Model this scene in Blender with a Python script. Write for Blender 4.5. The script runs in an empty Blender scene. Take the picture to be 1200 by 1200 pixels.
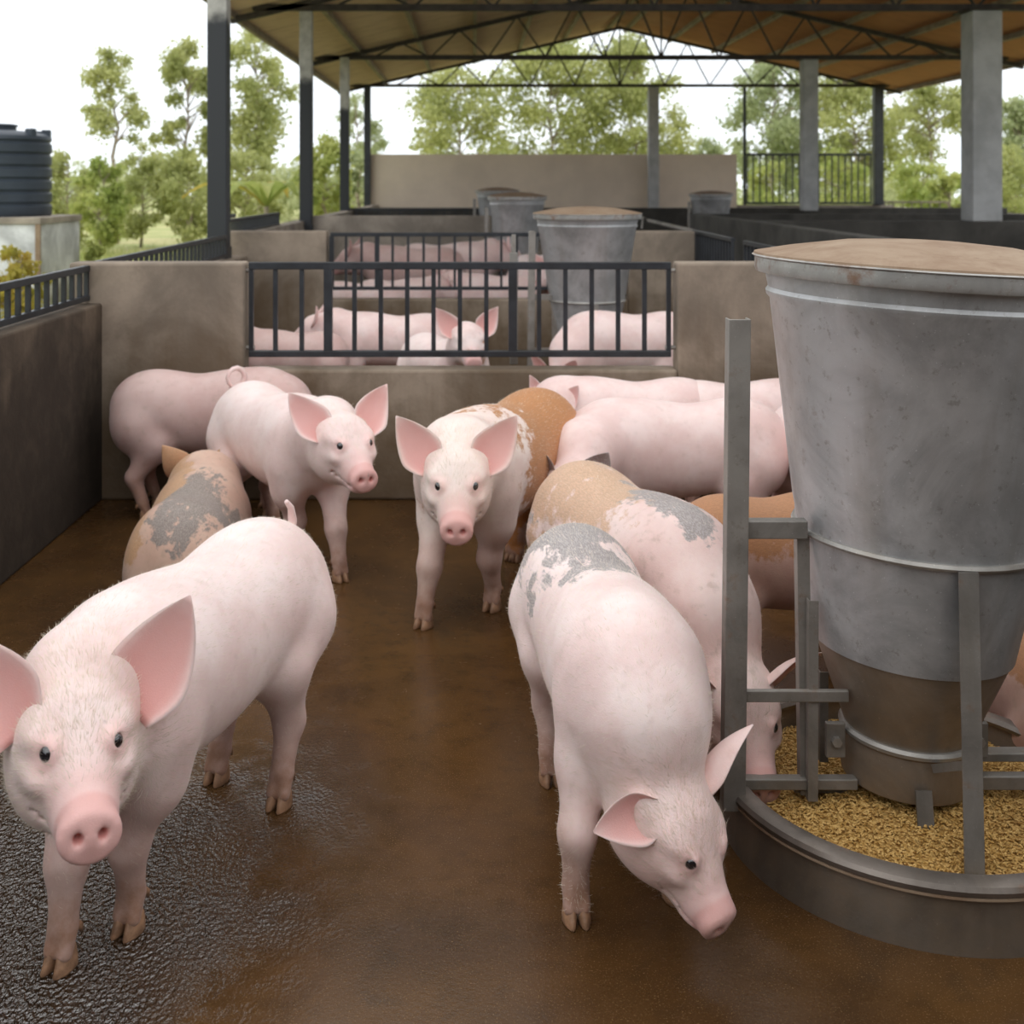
import bpy, math, random
import numpy as np
from mathutils import Vector, Matrix

# ------------------------------------------------------------------ camera, sky, exposure
F, VX, VY, CH = 1350.0, 555.0, 216.0, 1.7        # focal length (px of 1200), vanishing point, eye height
sc = bpy.context.scene
col = sc.collection
cam_d = bpy.data.cameras.new('camera')
cam = bpy.data.objects.new('camera', cam_d)
col.objects.link(cam)
cam.location = (0, 0, CH)
cam.rotation_euler = (math.pi / 2, 0, 0)
cam_d.sensor_width = 36.0
cam_d.lens = 36.0 * F / 1200.0
cam_d.shift_x = (600 - VX) / 1200.0
cam_d.shift_y = -(600 - VY) / 1200.0
cam_d.clip_end = 400
cam_d.dof.use_dof = True
cam_d.dof.focus_distance = 3.0
cam_d.dof.aperture_fstop = 4.5
sc.camera = cam

world = bpy.data.worlds.new('overcast_sky')
sc.world = world
world.use_nodes = True
wn = world.node_tree
bg = wn.nodes['Background']
_tc = wn.nodes.new('ShaderNodeTexCoord')
_sep = wn.nodes.new('ShaderNodeSeparateXYZ')
_rmp = wn.nodes.new('ShaderNodeValToRGB')
wn.links.new(_tc.outputs['Generated'], _sep.inputs[0])
wn.links.new(_sep.outputs['Z'], _rmp.inputs[0])
wn.links.new(_rmp.outputs[0], bg.inputs['Color'])
_rmp.color_ramp.elements[0].color = (0.90, 0.95, 1.0, 1)
_rmp.color_ramp.elements[1].color = (1.0, 1.0, 1.0, 1)
bg.inputs['Strength'].default_value = 1.50

sun_d = bpy.data.lights.new('hazy_sun', 'SUN')
sun_d.energy = 0.35
sun_d.angle = math.radians(50)
sun_d.color = (1.0, 0.97, 0.93)
sun = bpy.data.objects.new('hazy_sun', sun_d)
col.objects.link(sun)
sun.rotation_euler = Vector((0.25, 0.55, -0.85)).to_track_quat('-Z', 'Y').to_euler()

vs = sc.view_settings
vs.view_transform = 'Standard'
vs.look = 'None'
vs.exposure = 0.0
vs.gamma = 1.0
vs.use_curve_mapping = False

# ------------------------------------------------------------------ helpers
rnd = random.Random(7)
PI = math.pi


def W(px, py, d):
    return Vector(((px - VX) * d / F, d, CH - (py - VY) * d / F))


def G(px, py, z=0.0):
    d = F * (CH - z) / (py - VY)
    return Vector(((px - VX) * d / F, d, z))


class MB:
    """collects simple shapes into one mesh"""
    def __init__(s):
        s.v, s.f = [], []

    def add(s, vs_, fs):
        o = len(s.v)
        s.v += [tuple(v) for v in vs_]
        s.f += [tuple(i + o for i in f) for f in fs]
        return s

    def box(s, x0, x1, y0, y1, z0, z1):
        return s.add([(x, y, z) for x in (x0, x1) for y in (y0, y1) for z in (z0, z1)],
                     [(0, 1, 3, 2), (4, 6, 7, 5), (0, 4, 5, 1), (2, 3, 7, 6), (0, 2, 6, 4), (1, 5, 7, 3)])

    def bar(s, a, b, w, h=None, up=(0, 0, 1)):
        a, b = Vector(a), Vector(b)
        h = h or w
        t = (b - a).normalized()
        u = Vector(up)
        if abs(t.dot(u)) > .95:
            u = Vector((0, 1, 0))
        r = t.cross(u).normalized()
        u = r.cross(t).normalized()
        vv = [p + r * (i * w / 2) + u * (j * h / 2) for p in (a, b) for i, j in ((-1, -1), (1, -1), (1, 1), (-1, 1))]
        return s.add(vv, [(3, 2, 1, 0), (4, 5, 6, 7), (0, 1, 5, 4), (1, 2, 6, 5), (2, 3, 7, 6), (3, 0, 4, 7)])

    def prism(s, profile, a, b, xd, yd):
        """2-D profile extruded from a to b; xd, yd are the profile's axes"""
        a, b, xd, yd = Vector(a), Vector(b), Vector(xd), Vector(yd)
        n = len(profile)
        vv = [p + xd * q[0] + yd * q[1] for p in (a, b) for q in profile]
        fs = [tuple(range(n - 1, -1, -1)), tuple(range(n, 2 * n))]
        fs += [(i, (i + 1) % n, n + (i + 1) % n, n + i) for i in range(n)]
        return s.add(vv, fs)

    def tube(s, pts, rad, n=8, cap=True):
        pts = [Vector(p) for p in pts]
        if not hasattr(rad, '__len__'):
            rad = [rad] * len(pts)
        vv, fs = [], []
        ref = None
        for i, p in enumerate(pts):
            t = (pts[min(i + 1, len(pts) - 1)] - pts[max(i - 1, 0)]).normalized()
            if ref is None:
                ref = Vector((0, 0, 1)) if abs(t.z) < .9 else Vector((1, 0, 0))
            r = t.cross(ref).normalized()
            ref = r.cross(t).normalized()
            for k in range(n):
                a = 2 * PI * k / n
                vv.append(p + (r * math.cos(a) + ref * math.sin(a)) * rad[i])
        for i in range(len(pts) - 1):
            for k in range(n):
                fs.append((i * n + k, i * n + (k + 1) % n, (i + 1) * n + (k + 1) % n, (i + 1) * n + k))
        if cap:
            fs.append(tuple(range(n - 1, -1, -1)))
            fs.append(tuple((len(pts) - 1) * n + k for k in range(n)))
        return s.add(vv, fs)

    def lathe(s, prof, n=48, c=(0, 0, 0)):
        """profile of (r, z), closed solid of revolution (profile may be a loop)"""
        vv, fs = [], []
        for r, z in prof:
            for k in range(n):
                a = 2 * PI * k / n
                vv.append((c[0] + r * math.cos(a), c[1] + r * math.sin(a), c[2] + z))
        for i in range(len(prof) - 1):
            for k in range(n):
                fs.append((i * n + k, i * n + (k + 1) % n, (i + 1) * n + (k + 1) % n, (i + 1) * n + k))
        return s.add(vv, fs)

    def mesh(s, name):
        me = bpy.data.meshes.new(name)
        me.from_pydata(s.v, [], s.f)
        me.update()
        return me

    def build(s, name, mat, parent=None, smooth=False, bevel=0, loc=None):
        o = obj(name, s.mesh(name), mat, parent, smooth)
        if bevel:
            m = o.modifiers.new('bevel', 'BEVEL')
            m.width = bevel
            m.segments = 2
            m.limit_method = 'ANGLE'
        if loc is not None:
            o.location = loc
        return o


def obj(name, me, mat=None, parent=None, smooth=False):
    o = bpy.data.objects.new(name, me)
    col.objects.link(o)
    if mat is not None and len(me.materials) == 0:
        me.materials.append(mat)
    if smooth:
        me.polygons.foreach_set('use_smooth', [True] * len(me.polygons))
        if smooth == 'auto':
            me.set_sharp_from_angle(angle=math.radians(38))
    o.parent = parent
    return o


def empty(name, loc=(0, 0, 0), rz=0):
    o = bpy.data.objects.new(name, None)
    o.empty_display_size = .1
    col.objects.link(o)
    o.location = loc
    o.rotation_euler = (0, 0, rz)
    return o


def tag(o, label=None, cat=None, group=None, kind=None):
    if label:
        o['label'] = label
    if cat:
        o['category'] = cat
    if group:
        o['group'] = group
    if kind:
        o['kind'] = kind
    return o


# ------------------------------------------------------------------ materials
class NT:
    def __init__(s, name):
        s.m = bpy.data.materials.new(name)
        s.m.use_nodes = True
        s.t = s.m.node_tree
        s.b = s.t.nodes['Principled BSDF']
        s.out = s.t.nodes['Material Output']

    def n(s, typ, **kw):
        nd = s.t.nodes.new('ShaderNode' + typ)
        for k, v in kw.items():
            setattr(nd, k, v)
        return nd

    def put(s, sock, v):
        if isinstance(v, bpy.types.NodeSocket):
            s.t.links.new(v, sock)
        elif v is not None:
            if hasattr(v, '__len__') and len(v) == 3 and sock.type == 'RGBA':
                v = (*v, 1)
            sock.default_value = v

    def noise(s, scale, detail=4, rough=.55, vec=None, dist=0.0):
        nd = s.n('TexNoise')
        s.put(nd.inputs['Scale'], scale)
        s.put(nd.inputs['Detail'], detail)
        s.put(nd.inputs['Roughness'], rough)
        s.put(nd.inputs['Distortion'], dist)
        if vec is not None:
            s.put(nd.inputs['Vector'], vec)
        return nd.outputs['Fac']

    def coord(s, which='Object', scale=(1, 1, 1)):
        c = s.n('TexCoord').outputs[which]
        if scale != (1, 1, 1):
            mp = s.n('Mapping')
            s.put(mp.inputs['Vector'], c)
            mp.inputs['Scale'].default_value = scale
            c = mp.outputs[0]
        return c

    def worldpos(s, scale=(1, 1, 1)):
        c = s.n('NewGeometry').outputs['Position']
        if scale != (1, 1, 1):
            mp = s.n('Mapping')
            s.put(mp.inputs['Vector'], c)
            mp.inputs['Scale'].default_value = scale
            c = mp.outputs[0]
        return c

    def math(s, op, a, b=None, clamp=False):
        nd = s.n('Math', operation=op, use_clamp=clamp)
        s.put(nd.inputs[0], a)
        if b is not None:
            s.put(nd.inputs[1], b)
        return nd.outputs[0]

    def step(s, v, lo, hi):
        nd = s.n('MapRange', interpolation_type='SMOOTHSTEP')
        s.put(nd.inputs[0], v)
        nd.inputs[1].default_value = lo
        nd.inputs[2].default_value = hi
        return nd.outputs[0]

    def mix(s, f, a, b, blend='MIX'):
        nd = s.n('Mix', data_type='RGBA', blend_type=blend)
        s.put(nd.inputs['Factor'], f)
        s.put(nd.inputs[6], a)
        s.put(nd.inputs[7], b)
        return nd.outputs[2]

    def bump(s, h, strength=.2, dist=.01, normal=None):
        nd = s.n('Bump')
        s.put(nd.inputs['Height'], h)
        nd.inputs['Strength'].default_value = strength
        nd.inputs['Distance'].default_value = dist
        if normal is not None:
            s.put(nd.inputs['Normal'], normal)
        return nd.outputs[0]

    def set(s, **kw):
        names = {'color': 'Base Color', 'rough': 'Roughness', 'metal': 'Metallic', 'normal': 'Normal', 'spec': 'Specular IOR Level',
                 'sss': 'Subsurface Weight', 'coat': 'Coat Weight', 'coat_rough': 'Coat Roughness', 'sheen': 'Sheen Weight', 'trans': 'Transmission Weight'}
        for k, v in kw.items():
            s.put(s.b.inputs[names[k]], v)
        return s.m


def plain(name, c, rough=.6, metal=0, var=.15, scale=8, bump=.1, bscale=60):
    t = NT(name)
    n = t.noise(scale, 5, .6, t.worldpos())
    dark = tuple(x * (1 - var * 1.6) for x in c)
    light = tuple(min(1, x * (1 + var)) for x in c)
    t.set(color=t.mix(t.step(n, .3, .7), dark, light), rough=rough, metal=metal)
    if bump:
        t.set(normal=t.bump(t.noise(bscale, 3, .6, t.worldpos()), bump, .004))
    return t.m


def concrete(name, c, grime=(.10, .065, .035), glevel=.75, gamount=.9, streak=1.0):
    t = NT(name)
    p = t.worldpos()
    n1 = t.noise(1.6, 6, .62, p, .4)
    n2 = t.noise(9, 6, .65, p)
    n3 = t.noise(55, 4, .6, p)
    st = t.noise(4.0, 4, .6, t.worldpos((1.6, 1.6, .12)))
    base = t.mix(t.step(n1, .32, .7), tuple(x * .58 for x in c), tuple(min(1, x * 1.18) for x in c))
    base = t.mix(t.math('MULTIPLY', t.step(n2, .5, .75), .45), base, tuple(x * .62 for x in c))
    z = t.n('SeparateXYZ')
    t.put(z.inputs[0], p)
    zz = t.math('ADD', z.outputs['Z'], t.math('MULTIPLY', t.math('SUBTRACT', n1, .5), 1.1))
    zz = t.math('ADD', zz, t.math('MULTIPLY', t.math('SUBTRACT', st, .5), .7 * streak))
    g = t.math('MULTIPLY', t.step(zz, glevel + .28, glevel - .45), gamount)
    g = t.math('MULTIPLY', g, t.math('ADD', .55, t.math('MULTIPLY', n2, .8)), True)
    base = t.mix(g, base, grime)
    hgt = t.math('ADD', t.math('MULTIPLY', n2, .6), t.math('MULTIPLY', n3, .4))
    return t.set(color=base, rough=.88, normal=t.bump(hgt, .35, .012))


M = {}
M['wall'] = concrete('stained_concrete', (.30, .24, .183), (.12, .078, .042))
M['wall_side'] = concrete('brown_stained_shaded_concrete', (.13, .093, .062), (.028, .017, .009), 1.15, 1.0)  # shade of the left wall's inner face painted into base and grime colours
M['wall_far'] = concrete('grey_concrete', (.40, .345, .285), (.14, .105, .07), .3, .6)
M['panel_wall'] = concrete('beige_render', (.62, .53, .44), (.2, .15, .1), .3, .3, .3)
M['dark_wall'] = concrete('dark_concrete', (.085, .08, .07), (.05, .04, .03), .4, .6)
M['panel_wall'] = plain('beige_render_panel', (.78, .66, .53), .85, 0, .05, 1.2, .1, 30)
M['plinth'] = concrete('whitewash', (.75, .76, .78), (.30, .28, .22), .35, .8, 1.4)
M['col'] = plain('pale_grey_column', (.46, .47, .47), .8, 0, .12, 3, .15, 40)
M['paint'] = plain('black_paint', (.022, .025, .03), .42, 0, .25, 10, .06, 120)
M['truss'] = plain('dark_brown_steel', (.045, .035, .03), .6, 0, .3, 8)
M['purlin'] = plain('dusty_purlin', (.30, .25, .20), .8, 0, .2, 4)


def post_mat():
    t = NT('post_painted_black_below')
    p = t.worldpos()
    z = t.n('SeparateXYZ')
    t.put(z.inputs[0], p)
    n = t.noise(6, 4, .6, p)
    f = t.step(t.math('ADD', z.outputs['Z'], t.math('MULTIPLY', t.math('SUBTRACT', n, .5), .25)), 3.05, 3.2)
    t.set(color=t.mix(f, (.022, .025, .03), t.mix(t.step(n, .3, .7), (.30, .29, .27), (.5, .49, .46))), rough=.55)
    return t.m


M['post'] = post_mat()


def roof_mat():
    t = NT('rusted_corrugated_sheet')
    p = t.worldpos()
    x = t.n('SeparateXYZ')
    t.put(x.inputs[0], p)
    n1 = t.noise(.5, 5, .6, p)
    n2 = t.noise(5, 5, .65, t.worldpos((.25, 2.5, 1)))
    side = t.step(t.math('ADD', x.outputs['X'], t.math('MULTIPLY', t.math('SUBTRACT', n1, .5), 5.)), 1.5, 5.5)
    base = t.mix(side, (.74, .56, .43), (.62, .31, .16))
    base = t.mix(t.math('MULTIPLY', t.step(n2, .45, .75), .5), base, (.30, .17, .10))
    return t.set(color=base, rough=.65, metal=.1)


M['roof'] = roof_mat()


def galv(name, c=(.50, .52, .54), rough=.42, rust=.25, dust=0.0):
    t = NT(name)
    p = t.coord('Object')
    n1 = t.noise(3.2, 6, .65, p, .6)
    n2 = t.noise(38, 5, .7, p)
    n3 = t.noise(11, 5, .7, p)
    n4 = t.noise(160, 2, .5, p)
    st = t.noise(7, 4, .6, t.coord('Object', (1, 1, .12)))
    n5 = t.noise(1.7, 3, .6, p, 1.0)
    base = t.mix(t.step(n1, .3, .72), tuple(x * .62 for x in c), tuple(min(1, x * 1.18) for x in c))
    base = t.mix(t.math('MULTIPLY', t.step(n5, .42, .62), .45), base, tuple(min(1, x * 1.35) for x in c))
    base = t.mix(t.math('MULTIPLY', t.step(st, .5, .75), .45), base, (c[0] * .62, c[1] * .56, c[2] * .48))
    base = t.mix(t.math('MULTIPLY', t.step(n2, .58, .68), .38), base, (.20, .17, .14))
    base = t.mix(t.math('MULTIPLY', t.step(n4, .70, .76), .6), base, tuple(min(1, x * 1.6) for x in c))
    r = t.math('MULTIPLY', t.step(t.math('ADD', t.math('MULTIPLY', n3, .7), t.math('MULTIPLY', n1, .4)), .70 - rust * .2, .86 - rust * .2), .85)
    base = t.mix(r, base, (.20, .10, .05))
    if dust:
        base = t.mix(t.math('MULTIPLY', t.step(n3, .3, .7), dust), base, (.34, .23, .13))
    ro = t.math('ADD', rough, t.math('MULTIPLY', n3, .2))
    me = t.math('SUBTRACT', .6, t.math('MULTIPLY', r, .55))
    return t.set(color=base, rough=ro, metal=me, normal=t.bump(t.math('ADD', n2, t.math('MULTIPLY', n4, .5)), .12, .004))


M['galv'] = galv('galvanised_steel', (.52, .525, .53), .38, .3)
M['rusty_rim'] = galv('rust_spotted_rim_steel', (.46, .45, .43), .42, .75)
M['galv_low'] = galv('brown_stained_steel', (.34, .29, .24), .38, .35, .3)
M['frame'] = galv('weathered_frame_steel', (.29, .27, .245), .45, .45)
M['band'] = galv('bright_rolled_steel', (.42, .40, .37), .38, .4)
M['trough'] = galv('dull_trough_steel', (.22, .185, .15), .42, .35, .25)
M['rim'] = galv('worn_trough_rim', (.22, .19, .165), .34, .5)


def lid_mat():
    t = NT('rust_dusted_lid')
    p = t.coord('Object')
    n1 = t.noise(5, 7, .7, p, .5)
    n2 = t.noise(30, 5, .7, p)
    base = t.mix(t.step(n1, .3, .7), (.235, .15, .092), (.34, .25, .17))
    base = t.mix(t.math('MULTIPLY', t.step(n2, .55, .75), .5), base, (.17, .09, .05))
    return t.set(color=base, rough=.8, normal=t.bump(n2, .15, .004))


M['lid'] = lid_mat()


def floor_mat():
    t = NT('wet_brown_concrete')
    p = t.worldpos()
    n1 = t.noise(.9, 5, .6, p, .5)
    n2 = t.noise(12, 5, .65, p)
    n3 = t.noise(95, 3, .6, p)
    n4 = t.noise(260, 2, .5, p)
    base = t.mix(t.step(n1, .3, .72), (.048, .022, .0075), (.118, .057, .018))
    base = t.mix(t.math('MULTIPLY', t.step(n2, .45, .7), .4), base, (.040, .023, .011))
    base = t.mix(t.math('MULTIPLY', t.step(n4, .60, .70), .55), base, (.26, .16, .07))
    xy = t.n('SeparateXYZ')
    t.put(xy.inputs[0], p)
    # rough-cast, standing-wet strip of floor along the left wall
    q = t.math('ADD', xy.outputs['X'], t.math('MULTIPLY', t.math('SUBTRACT', n1, .5), 1.2))
    q = t.math('ADD', q, t.math('MULTIPLY', t.math('SUBTRACT', n2, .5), .5))
    q = t.step(q, -.25, -.95)
    yq = t.math('ADD', xy.outputs['Y'], t.math('MULTIPLY', t.math('SUBTRACT', n2, .5), 1.0))
    q = t.math('MULTIPLY', q, t.step(yq, 3.75, 2.9))
    base = t.mix(t.math('MULTIPLY', q, .75), base, (.022, .014, .008))
    wet = t.step(t.math('ADD', t.math('MULTIPLY', n1, .6), t.math('MULTIPLY', n2, .4)), .38, .62)
    ro = t.math('SUBTRACT', .30, t.math('MULTIPLY', wet, .15))
    ro = t.math('SUBTRACT', ro, t.math('MULTIPLY', q, .09))
    t.put(t.b.inputs['IOR'], t.math('ADD', 1.45, t.math('MULTIPLY', q, .5)))
    h = t.math('ADD', t.math('MULTIPLY', n3, .75), t.math('MULTIPLY', n4, .4))
    nb = t.bump(h, .16, .004)
    rc = t.noise(100, 2, .45, t.worldpos((1, .7, 1)))
    nd = t.n('Bump')
    t.put(nd.inputs['Height'], rc)
    t.put(nd.inputs['Strength'], q)
    nd.inputs['Distance'].default_value = .020
    t.put(nd.inputs['Normal'], nb)
    return t.set(color=base, rough=ro, normal=nd.outputs[0], spec=t.math('ADD', .35, t.math('MULTIPLY', q, .55)))


M['floor'] = floor_mat()


def skin_mat(name, base, tan=(.36, .20, .135), dirt=.15, grey=(.21, .20, .195), brown=(.42, .185, .055), pink=(.70, .33, .30), streak=.8):
    t = NT(name)
    at = t.n('Attribute', attribute_name='mask')
    sp = t.n('SeparateColor')
    t.put(sp.inputs[0], at.outputs['Color'])
    R_, G_, B_, A_ = sp.outputs[0], sp.outputs[1], sp.outputs[2], at.outputs['Alpha']
    o = t.coord('Object')
    n1 = t.noise(5, 4, .6, o)
    n2 = t.noise(22, 5, .65, o)
    hair = t.noise(40, 3, .6, t.coord('Object', (1.6, 6.5, 6.5)), .3)
    coarse = t.noise(13, 3, .6, t.coord('Object', (1.0, 2.6, 2.6)), .6)
    fine = t.noise(120, 3, .6, t.coord('Object', (.8, 3, 3)))
    pale = tuple(min(1, x * 1.08) for x in base)
    c = t.mix(t.step(n1, .35, .68), tuple((base[0] * .95, base[1] * .86, base[2] * .85)), pale)
    c = t.mix(t.math('MULTIPLY', t.step(hair, .5, .7), .22), c, (min(1, base[0] * 1.08), base[1] * 1.1, base[2] * 1.0))
    c = t.mix(t.math('MULTIPLY', t.step(n2, .52, .72), dirt), c, (.36, .26, .19))
    c = t.mix(R_, c, pink)
    c = t.mix(t.math('MULTIPLY', G_, t.math('ADD', .45, t.math('MULTIPLY', n2, .9)), True), c, tan)
    gg = t.math('ADD', B_, t.math('MULTIPLY', t.math('SUBTRACT', t.math('ADD', t.math('MULTIPLY', coarse, streak * .6), t.math('MULTIPLY', t.noise(7, 5, .65, o), .9)), .5 * (.9 + streak * .6)), 1.9))
    c = t.mix(t.math('MULTIPLY', t.step(gg, .40, .60), .82), c, t.mix(t.step(hair, .4, .65), grey, tuple(x * 1.9 for x in grey)))
    bb = t.math('ADD', A_, t.math('MULTIPLY', t.math('SUBTRACT', t.noise(9, 6, .7, o), .5), 1.7))
    c = t.mix(t.math('MULTIPLY', t.step(bb, .40, .58), .93), c, t.mix(t.step(hair, .35, .65), brown, tuple(min(1, x * 1.25) for x in brown)))
    h = t.math('ADD', t.math('MULTIPLY', hair, .6), t.math('MULTIPLY', fine, .5))
    t.set(color=c, rough=.55, normal=t.bump(h, .22, .004), sss=.12, spec=.3, sheen=.12)
    t.b.inputs['Subsurface Radius'].default_value = (.02, .008, .005)
    t.b.inputs['Subsurface Scale'].default_value = .5
    return t.m


M['skin'] = skin_mat('pale_pink_skin', (.80, .64, .61))
M['skin_white'] = skin_mat('white_pink_skin', (.84, .70, .67))
M['skin_tan'] = skin_mat('tan_spotted_skin', (.60, .42, .33), dirt=.4, brown=(.46, .27, .15), grey=(.15, .14, .13))
M['skin_grey'] = skin_mat('dusky_pink_skin', (.60, .44, .41), dirt=.3)
M['skin_spot'] = skin_mat('spotted_skin', (.78, .62, .58), dirt=.35, brown=(.54, .35, .23))
M['skin_brown'] = skin_mat('brown_pig_skin', (.52, .34, .28), dirt=.35, brown=(.36, .17, .075))
M['skin_bi'] = skin_mat('white_and_ginger_skin', (.82, .70, .64), brown=(.40, .165, .045))
M['hoof'] = plain('tan_hoof_horn', (.34, .19, .11), .45, 0, .25, 30)


def eye_mat():
    t = NT('dark_wet_eye')
    c = t.coord('Object')
    sx = t.n('SeparateXYZ')
    t.put(sx.inputs[0], c)
    # +x looks outward: dark pupil and iris, then pale sclera
    f = t.step(sx.outputs['X'], .0070, .0082)
    c1 = t.mix(f, (.55, .42, .38), (.012, .010, .012))
    t.set(color=c1, rough=.08, spec=.7, coat=1.0)
    return t.m


M['eye'] = eye_mat()


def leaf_mat(name, c1, c2):
    t = NT(name)
    p = t.worldpos()
    n = t.noise(.7, 4, .6, p)
    n2 = t.noise(6, 2, .6, p)
    f = t.step(t.math('ADD', t.math('MULTIPLY', n, .6), t.math('MULTIPLY', n2, .4)), .35, .65)
    t.set(color=t.mix(f, c1, c2), rough=.6)
    tr = t.n('BsdfTranslucent')
    t.put(tr.inputs['Color'], t.mix(f, c1, c2))
    ms = t.n('MixShader')
    ms.inputs[0].default_value = .5
    t.t.links.new(t.b.outputs[0], ms.inputs[1])
    t.t.links.new(tr.outputs[0], ms.inputs[2])
    t.t.links.new(ms.outputs[0], t.out.inputs['Surface'])
    return t.m


M['leaf_a'] = leaf_mat('gum_leaf_olive', (.36, .40, .14), (.62, .63, .28))
M['leaf_b'] = leaf_mat('gum_leaf_grey_green', (.34, .40, .20), (.56, .60, .34))
M['leaf_c'] = leaf_mat('bush_leaf_bright', (.34, .42, .11), (.60, .62, .22))
M['leaf_d'] = leaf_mat('yellow_leaf', (.40, .38, .07), (.60, .45, .10))
M['bark'] = plain('pale_gum_bark', (.40, .33, .26), .9, 0, .3, 5)
M['tank'] = plain('dark_blue_plastic', (.035, .048, .066), .45, 0, .12, 2, 0)
M['blade'] = leaf_mat('grass_blade_green', (.26, .33, .09), (.48, .46, .19))


def grass_mat():
    t = NT('rough_grass_ground')
    p = t.worldpos()
    n = t.noise(.35, 6, .65, p)
    n2 = t.noise(4, 5, .6, p)
    c = t.mix(t.step(n, .35, .65), (.34, .40, .13), (.55, .50, .24))
    c = t.mix(t.math('MULTIPLY', t.step(n2, .5, .7), .5), c, (.18, .22, .07))
    return t.set(color=c, rough=.95)


M['grass'] = grass_mat()


def pellet_mat():
    t = NT('golden_feed_pellets')
    n = t.noise(70, 2, .5, t.coord('Object'))
    n2 = t.noise(6, 4, .6, t.coord('Object'))
    c = t.mix(t.step(n, .35, .65), (.42, .235, .055), (.66, .43, .15))
    return t.set(color=t.mix(t.math('MULTIPLY', t.step(n2, .5, .7), .35), c, (.32, .17, .05)), rough=.75)


M['pellet'] = pellet_mat()

# ------------------------------------------------------------------ the setting
SLAB = -0.0
m = MB().box(-2.3, 10.4, -3, 28.4, -.15, SLAB)
tag(m.build('floor', M['floor']), kind='structure')
m = MB().add([(-90, -25, -.16), (90, -25, -.16), (90, 160, -.16), (-90, 160, -.16)], [(0, 1, 2, 3)])
tag(m.build('ground', M['grass']), kind='structure')

Y1, Y2, Y3, Y4, Y5 = 6.2, 10.4, 15.75, 21.8, 28.0
ZT = 1.277


def wall(name, boxes, mat, bevel=.012):
    mb = MB()
    for b in boxes:
        mb.box(*b)
    o = mb.build(name, mat, bevel=bevel)
    return tag(o, kind='structure')


wall('wall_left', [(-2.16, -2.0, -2.2, Y1 + .02, 0, 1.06)], M['wall_side'])
wall('wall_left_second_pen', [(-2.2, -2.04, Y1 + .16, Y2, 0, 1.06)], M['wall'])
wall('wall_left_far_pens', [(-2.5, -2.3, Y2 + .16, Y5, 0, 1.2)], M['wall_far'])
wall('wall_front', [(-2.18, -1.24, Y1, Y1 + .17, 0, ZT), (-1.24, 1.10, Y1, Y1 + .17, 0, .70), (1.10, 2.14, Y1, Y1 + .17, 0, ZT)], M['wall'], .014)
wall('wall_middle', [(-2.30, -1.33, Y2, Y2 + .17, 0, ZT), (-1.33, 1.40, Y2, Y2 + .17, 0, .66), (1.40, 2.0, Y2, Y2 + .17, 0, ZT)], M['wall'], .014)
wall('wall_third_pen', [(-2.3, .25, Y3, Y3 + .17, 0, 1.27), (.25, 2.0, Y3, Y3 + .17, 0, .9)], M['wall_far'])
wall('wall_fourth_pen', [(-2.4, 10.2, Y4 + .2, Y4 + .37, 0, 1.25)], M['dark_wall'])
wall('wall_right', [(2.0, 2.14, -2.2, Y1, 0, ZT)], M['wall_side'])
wall('wall_right_second_pen', [(2.0, 2.12, Y1 + .17, Y2 + .6, 0, .72)], M['wall'])
wall('wall_rear_light_block', [(-2.3, 10.4, -2.4, -2.2, 0, 3.0)], M['wall_side'])  # unseen wall added behind the camera to block low sky light
wall('wall_aisle', [(3.15, 3.32, 1.0, 16.8, 0, ZT)], M['dark_wall'])
wall('wall_aisle_side_pen', [(3.32, 10.2, Y3 - .2, Y3 + .2, 0, 1.20)], M['dark_wall'])
wall('wall_aisle_far_pen', [(3.6, 10.2, 18.6, 18.78, 0, 1.22)], M['dark_wall'])
wall('wall_outer_right', [(10.2, 10.36, -3, Y5, 0, 1.15)], M['wall_far'])
wall('wall_back', [(-2.5, 6.4, Y5, Y5 + .15, 0, 2.43)], M['panel_wall'])
wall('wall_back_low', [(6.4, 10.2, Y5, Y5 + .15, 0, 1.2)], M['wall_far'])

# posts and columns
POST = [
    ('post', W(256.5, 0, 10.0).x, 10.0, .17, -.15, 4.1, 'post', 'thick black post rising beside the left rail, nearest of the left row'),
    ('post', W(359, 0, Y3).x, Y3, .17, -.15, 4.1, 'post', 'second post of the left row, pale at the top and black below'),
    ('post', W(404, 0, Y4).x, Y4, .17, -.15, 4.1, 'post', 'third post of the left row, pale above black paint'),
    ('post', W(431, 0, Y5).x, Y5 - .1, .16, -.15, 4.1, 'dark', 'thin dark corner post at the left end of the beige back wall'),
    ('column', W(1150, 0, Y3).x, Y3, .40, 1.2, 4.05, 'col', 'widest grey concrete column standing on the wall at far right'),
    ('column', W(948, 0, Y4).x, Y4, .28, 1.2, 4.05, 'col', 'grey concrete column in the middle distance above the aisle walls'),
    ('column', W(764, 0, Y5).x, Y5 - .2, .25, .0, 4.05, 'col', 'grey column standing before the beige back wall under the gable'),
    ('post', W(1028, 0, Y5).x, Y5 - .05, .22, 1.2, 4.05, 'dark', 'dark post at the right end of the far barred gate'),
    ('post', W(872, 0, Y5).x, Y5 - .05, .07, 1.2, 4.05, 'dark', 'thin dark pole between the beige back wall and the far barred gate'),
]
M['dark'] = M['paint']
for nm, x, y, w, z0, z1, mk, lb in POST:
    r = empty(nm, (x, y, z0))
    tag(r, lb, nm)
    MB().box(-w / 2, w / 2, -w / 2, w / 2, 0, z1 - z0).build('shaft', M[mk], r, bevel=.012)
    if w > .1:
        MB().box(-w * .7, w * .7, -w * .7, w * .7, z1 - z0, z1 - z0 + .02).build('cap_plate', M['truss'], r)
    if nm == 'post' and mk == 'post':
        MB().box(-w * .55, w * .55, -w * .55, w * .55, 1.2, 1.31).build('collar', M['paint'], r, bevel=.005)

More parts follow.
